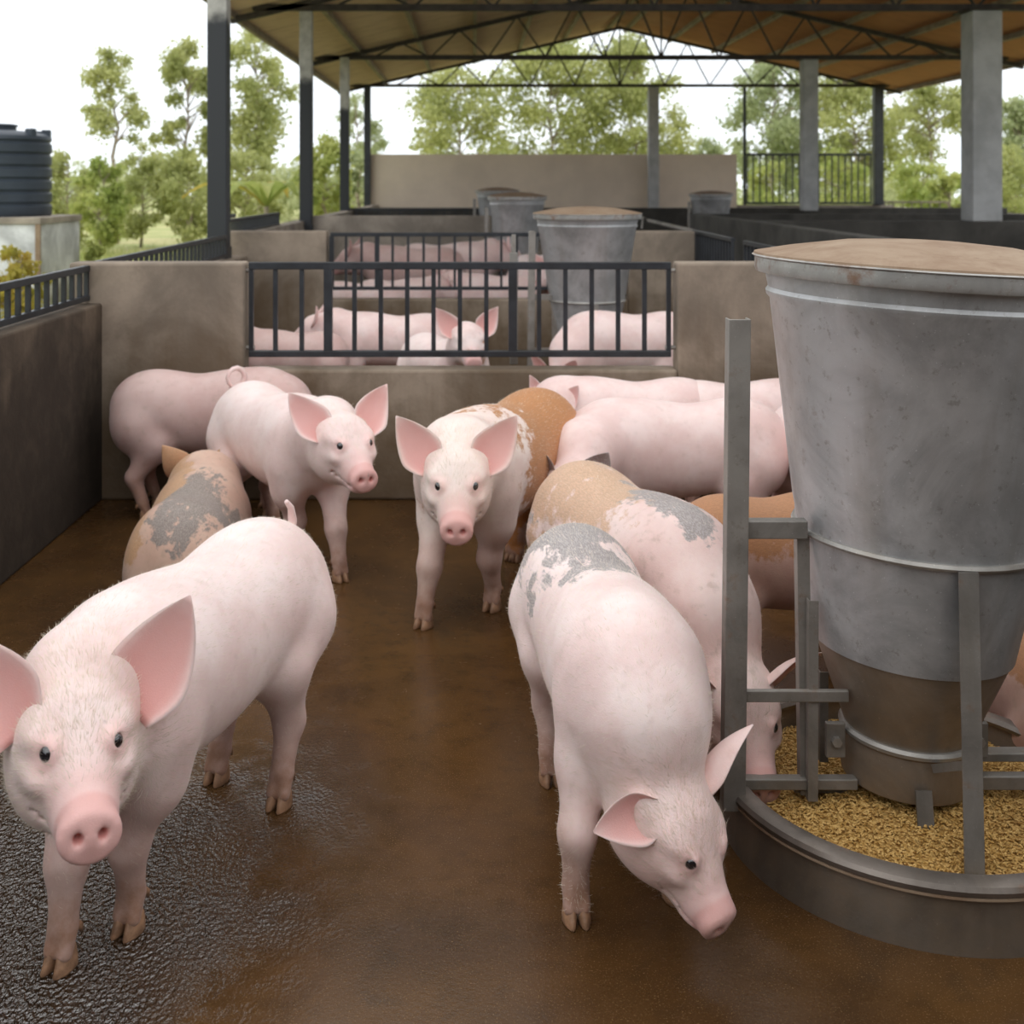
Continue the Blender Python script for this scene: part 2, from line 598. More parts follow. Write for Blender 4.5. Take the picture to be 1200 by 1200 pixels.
# roof: corrugated sheets on purlins
XL, XR, XM, ZE, ZR = -3.4, 10.5, 3.55, 4.03, 5.66
YR0, YR1 = 9.2, 28.9
roof = empty('ceiling', (XM, YR0, ZE))
tag(roof, kind='structure')
nsheet = 20
sw = (YR1 - YR0) / nsheet


def sheet_mesh(sgn):
    nw, per = 11, 6                       # corrugations in a sheet, points in each
    n = nw * per
    vv, fs = [], []
    for i in range(n + 1):
        y = (sw + .04) * i / n
        dz = .028 * math.sin(2 * PI * i / per)
        vv.append((0, y, ZR - ZE + dz))
        vv.append((sgn * (XM - XL), y, dz))
    for i in range(n):
        q = (2 * i, 2 * i + 1, 2 * i + 3, 2 * i + 2)
        fs.append(q if sgn < 0 else q[::-1])
    me = bpy.data.meshes.new('roof_sheet')
    me.from_pydata(vv, [], fs)
    me.polygons.foreach_set('use_smooth', [True] * len(fs))
    me.materials.append(M['roof'])
    return me


for sgn in (-1, 1):
    me = sheet_mesh(sgn)
    for i in range(nsheet):
        o = obj('roof_sheet', me, None, roof)
        o.location = (0, i * sw, .004 * (i % 2))
    npur = 6
    for k in range(npur + 1):
        u = (k + .12) / (npur + .3)
        x = sgn * (XM - XL) * (1 - u * .995)
        z = (ZR - ZE) * u
        MB().box(x - .035, x + .035, .05, YR1 - YR0 - .05, z - .12, z - .025).build('purlin', M['purlin'], roof)
MB().box(-.25, .25, 0, YR1 - YR0, ZR - ZE + .02, ZR - ZE + .05).build('ridge_cap', M['roof'], roof)


def zroof(x):
    return ZE + (ZR - ZE) * (1 - abs(x - XM) / (XM - XL))


for y, lb in ((Y3 - .1, 'dark steel roof truss nearest the camera, its lower chord at the top edge'),
              (Y4, 'middle dark steel roof truss with zigzag webbing under the brown roof'),
              (Y5, 'far dark steel roof truss in the open gable against the trees')):
    tr = empty('roof_truss', (XM, y, 4.1))
    tag(tr, lb, 'truss')
    hx = 6.55
    far = y > 27
    c = .07 if far else .085
    MB().bar((-hx, 0, 0), (hx, 0, 0), c, c * 1.05).build('bottom_chord', M['truss'], tr)
    for sgn in (-1, 1):
        MB().bar((sgn * (hx + .3), 0, zroof(XM + hx + .3) - 4.1 - .13), (0, 0, ZR - 4.1 - .16), c, c).build('top_chord', M['truss'], tr)
    npan = 12
    for k in range(npan):
        xa = -hx + 2 * hx * k / npan
        xb = -hx + 2 * hx * (k + 1) / npan
        xm = (xa + xb) / 2
        zt = zroof(XM + xm) - 4.1 - .14
        if zt < .12:
            continue
        for xe in (xa, xb):
            MB().bar((xe, 0, 0), (xm, 0, zt), .032, .032).build('web_strut', M['truss'], tr)
    MB().bar((0, 0, 0), (0, 0, ZR - 4.2), .03, .03).build('king_post', M['truss'], tr)


# railings ------------------------------------------------------------------
def railing(name, a, b, z0, z1, spacing, label, cat='railing', bw=.022, rw=.04, thick=(), ends=True, mat='paint'):
    a, b = Vector((*a, 0)), Vector((*b, 0))
    L = (b - a).length
    r = empty(name, (a.x, a.y, z0), math.atan2(b.y - a.y, b.x - a.x))
    tag(r, label, cat)
    MB().box(0, L, -rw / 2, rw / 2, z1 - z0 - rw, z1 - z0).build('top_rail', M[mat], r, bevel=.004)
    MB().box(0, L, -rw / 2, rw / 2, 0, rw * .85).build('bottom_rail', M[mat], r, bevel=.004)
    n = max(2, round(L / spacing))
    me = MB().box(-bw / 2, bw / 2, -bw / 2, bw / 2, rw * .8, z1 - z0 - rw * .9).mesh('bar')
    me.materials.append(M[mat])
    mt = MB().box(-bw * .95, bw * .95, -bw * .8, bw * .8, rw * .8, z1 - z0 - rw * .9).mesh('bar_thick')
    mt.materials.append(M[mat])
    for k in range(n + 1):
        x = L * k / n
        if k in (0, n):
            x = bw / 2 if k == 0 else L - bw / 2
        o = obj('bar', mt if k in thick else me, None, r)
        o.location = (x, 0, 0)
    return r


xg0, xg1 = W(292, 0, 6.28).x, W(786, 0, 6.28).x
g1 = railing('gate', (xg0, 6.28), (xg1, 6.28), W(0, 418, 6.28).z, W(0, 307, 6.28).z, .1405,
             'black barred gate set in the gap of the nearest cross wall', 'gate', .024, .040, thick=(3, 10))
for x in (0.0, xg1 - xg0):
    for zz in (.05, .47):
        MB().tube([(x - .03, 0, zz), (x + .03, 0, zz)], .012, 8).build('hinge_pin', M['frame'], g1)
lp = empty('latch_post', (W(602, 0, 6.42).x, 6.42, .70))
tag(lp, 'upright grey steel latch post rising above the nearest gate', 'post')
MB().box(-.022, .022, -.02, .02, 0, .62).build('shaft', M['frame'], lp, bevel=.003)
MB().box(-.012, .012, -.012, .012, .62, .72).build('latch_pin', M['frame'], lp, bevel=.003)
railing('gate', (-1.30, 10.47), (1.38, 10.47), .74, 1.262, .1405, 'black barred gate set in the gap of the second cross wall', 'gate', .022, .036, thick=(0, 3))
railing('railing', (-2.08, -.5), (-2.08, Y1 + .0), 1.075, 1.265, .118, 'black railing on top of the dark left wall, nearest the camera', 'railing', .022, .034)
railing('railing', (-2.12, Y1 + .2), (-2.13, 9.88), 1.075, 1.270, .118, 'black railing on the left wall ending at the thick black post', 'railing', .022, .034)
railing('railing', (-2.4, 11.2), (-2.4, 14.2), 1.195, 1.36, .118, 'short black railing on the left wall between the first two posts', 'railing', .02, .03)
railing('railing', (2.06, 7.5), (2.06, 8.75), .72, 1.275, .11, 'short black barred panel beside the aisle, next to the big hopper lid', 'railing', .022, .034)
railing('railing', (2.06, 9.15), (2.06, 10.8), .72, 1.275, .11, 'black barred panel beside the aisle, left of the one by the big hopper', 'railing', .022, .034)
railing('railing', (-2.2, Y4 - .3), (.9, Y4 - .3), 0.0, 1.24, .2, 'low dark railing in front of the beige back wall', 'railing', .02, .03)
railing('gate', (W(875, 0, 27.9).x, 27.9), (W(1021, 0, 27.9).x, 27.9), 1.22, 2.45, .16, 'tall barred gate at the far end right of the beige wall', 'gate', .03, .06)
railing('railing', (W(1036, 0, 26).x, 26), (W(1112, 0, 26).x, 26), 1.10, 1.32, .2, 'low pale railing on the far right wall beyond the dark pens', 'railing', .02, .04, mat='purlin')
pp = empty('prop_pipe', (2.06, 10.8, 1.24))
tag(pp, 'grey steel pipe bar leading back from the barred panel beside the second hopper', 'pipe')
MB().tube([(0, 0, .02), (-.02, 1.3, .03), (-.04, 2.5, .04)], .022, 10).build('pipe', M['frame'], pp, smooth='auto')
MB().tube([(-.04, 2.5, .04), (-.1, 2.52, .09), (-.12, 2.5, -.05)], .012, 6).build('hook', M['frame'], pp, smooth='auto')
rh = empty('handrail_hook', (-2.38, 11.15, 1.2))
tag(rh, 'short bent black handrail end on the left wall behind the thick post', 'handrail')
MB().tube([(0, 0, 0), (0, 0, .13), (0, .02, .17), (0, .06, .19), (0, .3, .19)], .022, 8).build('bent_pipe', M['paint'], rh, smooth='auto')

# ------------------------------------------------------------------ feeders
LPROF = [(0, 0), (.05, 0), (.05, .006), (.006, .006), (.006, .05), (0, .05)]
UPROF = [(-.028, 0), (.028, 0), (.028, .045), (.023, .045), (.023, .005), (-.023, .005), (-.023, .045), (-.028, .045)]


def feeder(loc, label, s=1.0, lean=0.0, full=True, ztop=1.5, rtop=None):
    """hopper on a frame; loc is the ground point of its axis"""
    r = empty('pig_feeder', loc)
    tag(r, label, 'feeder')
    r.scale = (s, s, s)
    hb = Matrix.Rotation(lean, 4, 'Y')
    n = 72 if full else 36
    R1 = .415

    def lat(name, prof, mat):
        o = MB().lathe(prof, n).build(name, mat, r, smooth='auto')
        o.matrix_local = hb
        return o
    up = lat('hopper_body', [(.300, .795), (.306, .80), (.308, .83), (.315, .86), (R1 - .018, 1.38), (R1 - .008, 1.392), (R1 - .006, 1.402), (R1 - .012, 1.412),
                             (R1 - .002, 1.455), (R1 - .016, 1.455), (.30, .86), (.292, .80)], M['galv'])
    lat('middle_cone', [(.243, .502), (.250, .505), (.303, .797), (.296, .80), (.24, .51)], M['galv'])
    lat('lower_cone', [(.142, .262), (.150, .262), (.247, .512), (.24, .515), (.14, .27)], M['galv_low'])
    lat('seam_ring', [(.302, .784), (.312, .786), (.316, .793), (.312, .801), (.300, .803)], M['band'])
    lat('collar', [(.146, .16), (.158, .155), (.161, .165), (.160, .262), (.166, .268), (.166, .280), (.150, .286), (.140, .27), (.146, .16)], M['galv_low'])
    lat('collar_bead', [(.158, .268), (.170, .270), (.172, .279), (.166, .287), (.152, .29)], M['band'])
    ld = lat('lid', [(R1 - .02, 1.452), (R1 + .012, 1.452), (R1 + .018, 1.458), (R1 + .022, 1.492), (R1 + .030, 1.496), (R1 + .028, 1.503), (R1 - .06, 1.522),
                     (R1 * .5, 1.546), (R1 * .2, 1.554), (0.002, 1.556)], M['lid'])
    rm = MB().lathe([(R1 + .008, 1.450), (R1 + .021, 1.452), (R1 + .026, 1.462), (R1 + .0255, 1.49), (R1 + .034, 1.4945), (R1 + .028, 1.499), (R1 + .01, 1.497)], n).build('lid_rim', M['rusty_rim'], ld, smooth='auto')
    # frame: legs round the collar, rails between them, a tall channel post
    fr = M['frame']

    def leg(top, bot, xd, yd, k=1.0):
        return MB().prism([(a * k, b * k) for a, b in LPROF], bot, top, xd, yd).build('leg', fr, r)
    leg((.060, -.322, .79), (.052, -.375, .09), (-1, 0, 0), (0, 1, 0), .92)
    leg((-.292, -.06, .80), (-.282, -.06, .13), (1, 0, 0), (0, 1, 0), .64)
    leg((-.270, -.09, .64), (-.272, -.09, .13), (1, 0, 0), (0, 1, 0), .5)
    leg((.25, .10, .50), (.25, .10, .13), (-1, 0, 0), (0, 1, 0), .7)
    leg((.375, -.02, .62), (.36, -.02, .12), (-1, 0, 0), (0, 1, 0), .7)
    leg((-.20, .05, .40), (-.20, .05, .16), (1, 0, 0), (0, 1, 0), .45)
    MB().prism(UPROF, (-.466, -.12, .12), (-.452, -.12, 1.36), (1, 0, 0), (0, 1, 0)).build('channel_post', fr, r, bevel=.002)
    MB().box(-.43, -.275, -.10, -.065, .80, .846).build('rung', fr, r, bevel=.003)
    MB().box(-.44, -.17, -.098, -.083, .385, .415).build('rung', fr, r, bevel=.003)
    MB().box(-.45, -.14, -.075, -.045, .150, .178).build('cross_rail', fr, r, bevel=.003)
    MB().box(.14, .44, -.075, -.045, .150, .185).build('cross_rail', fr, r, bevel=.003)
    MB().box(-.29, -.15, -.03, .0, .118, .15).build('cross_rail', fr, r, bevel=.003)
    MB().box(.14, .44, -.03, .01, .20, .222).build('cross_rail', fr, r, bevel=.003)
    MB().bar((-.01, -.17, .20), (-.01, -.19, .10), .04, .006, (0, 1, 0)).build('foot_bracket', fr, r)
    MB().bar((-.01, -.19, .10), (.03, -.34, .085), .045, .008).build('foot_bracket', fr, r)
    if not full:
        MB().lathe([(.40, 0), (.41, .02), (.40, .13), (.37, .135), (.36, .03), (.001, .02)], n).build('base_pan', M['trough'], r, smooth='auto')
    for sg in (-1, 1):
        b = MB().box(-.025, .025, -.008, .008, -.045, .045).build('collar_bracket', fr, r, bevel=.003, loc=(sg * .185, -.03, .26))
        MB().tube([(0, -.008, 0), (0, -.022, 0)], .013, 6).build('bolt', M['band'], b, smooth='auto')
    MB().bar((.02, -.17, .255), (.05, -.30, .33), .02, .02).build('stay', fr, r)
    return r


def trough(loc, label, R=.478, H=.165, n=96):
    t = empty('feed_trough', loc)
    tag(t, label, 'trough')
    MB().lathe([(R - .004, 0), (R - .012, H - .012), (R - .03, H - .012), (R - .055, .055), (0.001, .05), (.001, 0)], n).build('pan', M['trough'], t, smooth='auto')
    MB().lathe([(R - .045, H - .022), (R - .048, H - .012), (R - .04, H - .002), (R - .015, H), (R + .002, H - .006), (R + .008, H - .016), (R + .004, H - .028), (R - .008, H - .03), (R - .045, H - .022)], n).build('rolled_rim', M['rim'], t, smooth='auto')
    MB().lathe([(R - .006, H - .040), (R + .003, H - .037), (R + .003, H - .032), (R - .006, H - .029)], n).build('weld_bead', M['lid'], t, smooth='auto')
    return t


FC = Vector((W(1057, 0, 3.02).x, 3.02, 0))
feeder(FC, 'large galvanised hopper feeder with rust brown lid in the foreground', lean=.045)
trough(Vector((FC.x + .025, FC.y, 0)), 'round steel trough ring on the wet floor under the large hopper', .495)


def pellets(loc, R, n, label, z=.07, cone=.05, seed=1, size=1.0):
    g = np.random.default_rng(seed)
    # a bed that hides the pan floor, then pellets strewn over it
    mb = MB()
    prof = [(R, z - .035)] + [(R * q, z - .02 + cone * (1 - q)) for q in (.96, .8, .6, .4, .2, .01)]
    mb.lathe(prof, 40)
    a = g.uniform(0, 2 * PI, n)
    rr = R * np.sqrt(g.uniform(0.03, 1, n))
    th = g.uniform(0, PI, n)
    tilt = g.uniform(-.35, .35, n)
    L = .0062 * size * g.uniform(.7, 1.3, n)
    w = .0030 * size
    P = np.stack([rr * np.cos(a), rr * np.sin(a), z - .017 + cone * (1 - rr / R) + g.uniform(0, .008, n)], 1)
    T = np.stack([np.cos(th) * np.cos(tilt), np.sin(th) * np.cos(tilt), np.sin(tilt)], 1)
    S = np.stack([-np.sin(th), np.cos(th), np.zeros(n)], 1)
    U = np.cross(T, S)
    vs_ = []
    for e, k in ((-1, .55), (-.6, 1), (.6, 1), (1, .55)):
        for i in range(5):
            an = 2 * PI * i / 5
            vs_.append(P + T * (L[:, None] * e) + (S * math.cos(an) + U * math.sin(an)) * (w * k))
    V = np.stack(vs_, 1).reshape(-1, 3)
    fq = []
    for j in range(3):
        for i in range(5):
            fq.append((j * 5 + i, j * 5 + (i + 1) % 5, (j + 1) * 5 + (i + 1) % 5, (j + 1) * 5 + i))
    fq = np.array(fq)
    off = len(mb.v)
    Fq = (fq[None] + (np.arange(n) * 20)[:, None, None] + off).reshape(-1, 4)
    me = bpy.data.meshes.new('feed_pellets')
    me.from_pydata(mb.v + V.tolist(), [], mb.f + Fq.tolist())
    o = obj('feed_pellets', me, M['pellet'])
    o.location = loc
    return tag(o, label, 'feed', kind='stuff')


pellets((FC.x + .025, FC.y, .035), .445, 15000, 'golden feed pellets filling the round trough under the large hopper', size=.82)

f2 = Vector((W(688, 0, 9.2).x, 9.2, 0))
feeder(f2, 'hopper feeder with rusty lid behind the nearest gate', .98, 0, False)
f3 = Vector((W(606, 0, 15.0).x, 15.0, 0))
feeder(f3, 'smaller grey hopper feeder in the third pen, left of the nearer rusty lid', 1.0, 0, False).scale = (.88, .88, 1.03)
f4 = Vector((W(583, 0, 20.5).x, 20.5, 0))
feeder(f4, 'pale hopper feeder farthest back on the left, half behind another', 1.0, 0, False).scale = (.9, .9, 1.06)
f5 = Vector((W(833, 0, 20.9).x, 20.9, 0))
feeder(f5, 'pale round hopper top showing above the dark wall right of the aisle', 1.0, 0, False).scale = (.9, .9, 1.02)

# ------------------------------------------------------------------ pigs
def smin(a, b, k):
    h = np.maximum(k - np.abs(a - b), 0) / k
    return np.minimum(a, b) - h * h * k * .25


class Field:
    def __init__(s, lo, hi, h):
        s.h = h
        s.lo = np.array(lo, float)
        s.n = np.ceil((np.array(hi) - s.lo) / h).astype(int) + 1
        s.ax = [s.lo[i] + h * np.arange(s.n[i]) for i in range(3)]
        s.D = np.full(s.n, .5, np.float32)

    def _sl(s, lo, hi, pad):
        sl = []
        for i in range(3):
            a = int(np.clip(math.floor((lo[i] - pad - s.lo[i]) / s.h), 0, s.n[i]))
            b = int(np.clip(math.ceil((hi[i] + pad - s.lo[i]) / s.h) + 1, 0, s.n[i]))
            sl.append(slice(a, b))
        g = [s.ax[i][sl[i]].astype(np.float32).reshape([-1 if j == i else 1 for j in range(3)]) for i in range(3)]
        return tuple(sl), g

    def cone(s, a, b, ra, rb, k=.03, flat=None):
        a, b = np.array(a, float), np.array(b, float)
        r = max(ra, rb)
        sl, (X, Y, Z) = s._sl(np.minimum(a, b) - r, np.maximum(a, b) + r, k + 2 * s.h)
        d = b - a
        L2 = max(float(d @ d), 1e-9)
        t = np.clip(((X - a[0]) * d[0] + (Y - a[1]) * d[1] + (Z - a[2]) * d[2]) / L2, 0, 1)
        dd = np.sqrt((X - a[0] - t * d[0]) ** 2 + (Y - a[1] - t * d[1]) ** 2 + (Z - a[2] - t * d[2]) ** 2) - (ra + (rb - ra) * t)
        s.D[sl] = smin(s.D[sl], dd, k)

    def ell(s, c, r, k=.05, R=None, cut=False):
        c, r = np.array(c, float), np.array(r, float)
        m_ = r if R is None else np.full(3, r.max())
        sl, (X, Y, Z) = s._sl(c - m_, c + m_, k + 2 * s.h)
        X, Y, Z = X - c[0], Y - c[1], Z - c[2]
        if R is not None:
            X, Y, Z = (R[0][0] * X + R[1][0] * Y + R[2][0] * Z, R[0][1] * X + R[1][1] * Y + R[2][1] * Z, R[0][2] * X + R[1][2] * Y + R[2][2] * Z)
        k0 = np.sqrt((X / r[0]) ** 2 + (Y / r[1]) ** 2 + (Z / r[2]) ** 2)
        k1 = np.sqrt((X / r[0] ** 2) ** 2 + (Y / r[1] ** 2) ** 2 + (Z / r[2] ** 2) ** 2) + 1e-6
        dd = k0 * (k0 - 1) / k1
        s.D[sl] = -smin(-s.D[sl], dd, k) if cut else smin(s.D[sl], dd, k)

    def disc(s, c, t, ry, rz, R, rd=.008, k=.012):
        c = np.array(c, float)
        m_ = np.full(3, max(ry, rz))
        sl, (X, Y, Z) = s._sl(c - m_, c + m_, k + 2 * s.h)
        X, Y, Z = X - c[0], Y - c[1], Z - c[2]
        X, Y, Z = (R[0][0] * X + R[1][0] * Y + R[2][0] * Z, R[0][1] * X + R[1][1] * Y + R[2][1] * Z, R[0][2] * X + R[1][2] * Y + R[2][2] * Z)
        q = np.sqrt((Y / ry) ** 2 + (Z / rz) ** 2)
        a = (q - 1) * min(ry, rz) + rd
        b = np.abs(X + .10 * Z + 1.2 * Y * Y) - t + rd
        dd = np.sqrt(np.maximum(a, 0) ** 2 + np.maximum(b, 0) ** 2) + np.minimum(np.maximum(a, b), 0) - rd
        s.D[sl] = smin(s.D[sl], dd, k)

    def at(s, p):
        q = (np.array(p) - s.lo) / s.h
        i = np.clip(np.floor(q).astype(int), 0, s.n - 2)
        f = q - i
        v = 0.0
        for dx in (0, 1):
            for dy in (0, 1):
                for dz in (0, 1):
                    w = (f[0] if dx else 1 - f[0]) * (f[1] if dy else 1 - f[1]) * (f[2] if dz else 1 - f[2])
                    v += w * s.D[i[0] + dx, i[1] + dy, i[2] + dz]
        return v

    def march(s, p, d, tmax=.3):
        p, d = np.array(p, float), np.array(d, float)
        d /= np.linalg.norm(d)
        t = 0
        while t < tmax and s.at(p + d * t) < 0:
            t += .002
        return p + d * t

    def nets(s):
        D = s.D
        ins = D < 0
        sh = tuple(x - 1 for x in D.shape)
        cor = [(i, j, k) for i in (0, 1) for j in (0, 1) for k in (0, 1)]
        cs = lambda A, c: A[c[0]:c[0] + sh[0], c[1]:c[1] + sh[1], c[2]:c[2] + sh[2]]
        cnt = sum(cs(ins, c).astype(np.int8) for c in cor)
        mask = (cnt > 0) & (cnt < 8)
        idx = np.full(sh, -1, np.int64)
        cells = np.argwhere(mask)
        idx[mask] = np.arange(len(cells))
        vals = {c: cs(D, c)[mask] for c in cor}
        acc = np.zeros((len(cells), 3))
        num = np.zeros(len(cells))
        for a in cor:
            for ax in range(3):
                if a[ax]:
                    continue
                b = list(a)
                b[ax] = 1
                va, vb = vals[a], vals[tuple(b)]
                x = (va < 0) != (vb < 0)
                t = va[x] / (va[x] - vb[x])
                p = np.tile(np.array(a, float), (x.sum(), 1))
                p[:, ax] += t
                acc[x] += p
                num[x] += 1
        V = (cells + acc / num[:, None]) * s.h + s.lo
        quads = []
        for ax in range(3):
            u, w = (ax + 1) % 3, (ax + 2) % 3
            sa = [slice(None)] * 3
            sb = [slice(None)] * 3
            sa[ax], sb[ax] = slice(0, -1), slice(1, None)
            x = ins[tuple(sa)] != ins[tuple(sb)]
            e = np.argwhere(x)
            e = e[(e[:, u] > 0) & (e[:, w] > 0) & (e[:, u] < sh[u]) & (e[:, w] < sh[w])]
            first = ins[e[:, 0], e[:, 1], e[:, 2]]
            q = []
            for du, dw in ((-1, -1), (0, -1), (0, 0), (-1, 0)):
                c = e.copy()
                c[:, u] += du
                c[:, w] += dw
                q.append(idx[c[:, 0], c[:, 1], c[:, 2]])
            q = np.stack(q, 1)
            q[~first] = q[~first][:, ::-1]
            quads.append(q)
        Q = np.concatenate(quads)
        # two rounds of light smoothing
        E = np.concatenate([Q[:, [i, (i + 1) % 4]] for i in range(4)])
        for lam in (.55, -.30, .55, -.3, .5):
            sm = np.zeros_like(V)
            ct = np.zeros(len(V))
            for c in range(3):
                sm[:, c] = np.bincount(E[:, 0], V[E[:, 1], c], len(V)) + np.bincount(E[:, 1], V[E[:, 0], c], len(V))
            ct = np.bincount(E[:, 0], minlength=len(V)) + np.bincount(E[:, 1], minlength=len(V))
            V = V + lam * (sm / np.maximum(ct, 1)[:, None] - V)
        return V, Q


def sstep(x, a, b):
    t = np.clip((x - a) / (b - a), 0, 1)
    return t * t * (3 - 2 * t)


def hoof_mesh():
    mb = MB()
    for sy in (-1, 1):
        rings = []
        for z, x0, x1, w in ((.052, -.016, .018, .013), (.040, -.019, .026, .016), (.018, -.022, .038, .0175), (.004, -.022, .047, .016), (0, -.020, .045, .014)):
            ring = []
            for k in range(10):
                a = 2 * PI * k / 10
                cx, rx = (x0 + x1) / 2, (x1 - x0) / 2
                taper = 1 - .35 * max(0, math.cos(a))
                ring.append((cx + rx * math.cos(a), sy * (.0185 - .004 * (z / .05)) + w * math.sin(a) * taper - sy * .003 * math.cos(a), z))
            rings.append(ring)
        vv = [p for r_ in rings for p in r_]
        fs = []
        for i in range(4):
            for k in range(10):
                fs.append((i * 10 + (k + 1) % 10, i * 10 + k, (i + 1) * 10 + k, (i + 1) * 10 + (k + 1) % 10))
        fs.append(tuple(range(10)))
        fs.append(tuple(40 + k for k in range(9, -1, -1)))
        mb.add(vv, fs)
        # dew claw
        mb.tube([(-.018, sy * .016, .085), (-.034, sy * .020, .070), (-.040, sy * .021, .055)], [.010, .009, .004], 7)
    me = mb.mesh('hoof')
    me.polygons.foreach_set('use_smooth', [True] * len(me.polygons))
    me.materials.append(M['hoof'])
    return me


HOOF = hoof_mesh()
_e = MB()
_e.v, _e.f = [], []
for i in range(9):
    for k in range(16):
        th, ph = PI * i / 8, 2 * PI * k / 16
        _e.v.append((.0135 * math.cos(th), .0135 * math.sin(th) * math.cos(ph), .0135 * math.sin(th) * math.sin(ph)))
for i in range(8):
    for k in range(16):
        _e.f.append((i * 16 + k, (i + 1) * 16 + k, (i + 1) * 16 + (k + 1) % 16, i * 16 + (k + 1) % 16))
EYE = _e.mesh('eye')
EYE.polygons.foreach_set('use_smooth', [True] * len(EYE.polygons))
EYE.materials.append(M['eye'])


def set_mask(me, cols):
    a = me.attributes.new('mask', 'FLOAT_COLOR', 'POINT')
    a.data.foreach_set('color', np.ascontiguousarray(cols, np.float32).ravel())


def ear_mesh(base, ax, face, L, Wd, mat, cup=.35, curl=0.0, grey=0.0, brown=0.0, roll=0.0):
    """leaf shaped cupped ear; ax: base to tip, face: the way the pink inside looks"""
    ax = Vector(ax).normalized()
    face = Vector(face)
    face = (face - ax * face.dot(ax)).normalized()
    if roll:
        face = Matrix.Rotation(roll, 3, ax) @ face
    sd = face.cross(ax).normalized()
    nu, nv = 16, 12
    outer, inner = [], []
    for i in range(nu + 1):
        u = i / nu
        w = Wd * .5 * (.58 + .44 * math.sin(min(u / .36, 1) * PI / 2)) * (1 - max(0, (u - .26) / .74) ** 1.6) + .002
        for j in range(nv + 1):
            v = -1 + 2 * j / nv
            cu = cup * (1.15 - .75 * u)
            ang = v * cu * 1.9
            rad = w / max(cu * 1.9, .05)
            p = Vector(base) + ax * (L * (u * 1.10 - .14)) + sd * (rad * math.sin(ang)) + face * (rad * (1 - math.cos(ang)) - .01)
            p += face * (-.18 * L * math.sin(u * PI) * .5 + curl * L * u * u)
            th = .0055 * (1 - .6 * u) * (1 - .75 * v * v) + .0012
            inner.append(p + face * th * .5)
            outer.append(p - face * th * .5)
    n = len(inner)
    vv = inner + outer
    fs = []
    for i in range(nu):
        for j in range(nv):
            q = (i * (nv + 1) + j, i * (nv + 1) + j + 1, (i + 1) * (nv + 1) + j + 1, (i + 1) * (nv + 1) + j)
            fs.append(q)
            fs.append(tuple(n + k for k in q[::-1]))
    for i in range(nu):
        for j in (0, nv):
            a, b = i * (nv + 1) + j, (i + 1) * (nv + 1) + j
            fs.append((a, b, n + b, n + a) if j == 0 else (b, a, n + a, n + b))
    for i in (0, nu):
        for j in range(nv):
            a, b = i * (nv + 1) + j, i * (nv + 1) + j + 1
            fs.append((b, a, n + a, n + b) if i == 0 else (a, b, n + b, n + a))
    me = bpy.data.meshes.new('ear')
    me.from_pydata([tuple(v) for v in vv], [], fs)
    me.polygons.foreach_set('use_smooth', [True] * len(fs))
    me.materials.append(mat)
    c = np.zeros((2 * n, 4))
    for k in range(n):
        v = -1 + 2 * (k % (nv + 1)) / nv
        u = (k // (nv + 1)) / nu
        c[k, 0] = max(0, (.95 - .35 * u) * (1 - max(0, abs(v) - .62) * 2.4) * (1 - max(0, u - .8) * 3))
        c[k + n, 0] = .20
    c[:, 2] = grey
    c[n:, 3] = brown
    set_mask(me, c)
    return me


def tail_pts(kind):
    b = Vector((-.505, 0, .605))
    if kind == 'curl':
        pts = [b + Vector((.03, 0, -.02)), b]
        for i in range(13):
            a = -PI * .6 + i / 12 * PI * 2.1
            pts.append(b + Vector((-.025 + .02 * i / 12, -.005 + .046 * math.cos(a), .105 + .046 * math.sin(a))))
        return pts
    if kind == 'up':
        return [b + Vector((.04, 0, -.02)), b + Vector((-.01, 0, .02)), b + Vector((-.03, 0, .06)), b + Vector((-.02, 0, .10)), b + Vector((.005, 0, .125))]
    return [b + Vector((.04, 0, -.01)), b + Vector((-.02, 0, .0)), b + Vector((-.05, .01, -.05)), b + Vector((-.045, .02, -.11)), b + Vector((-.04, .03, -.16))]


PIGS = []


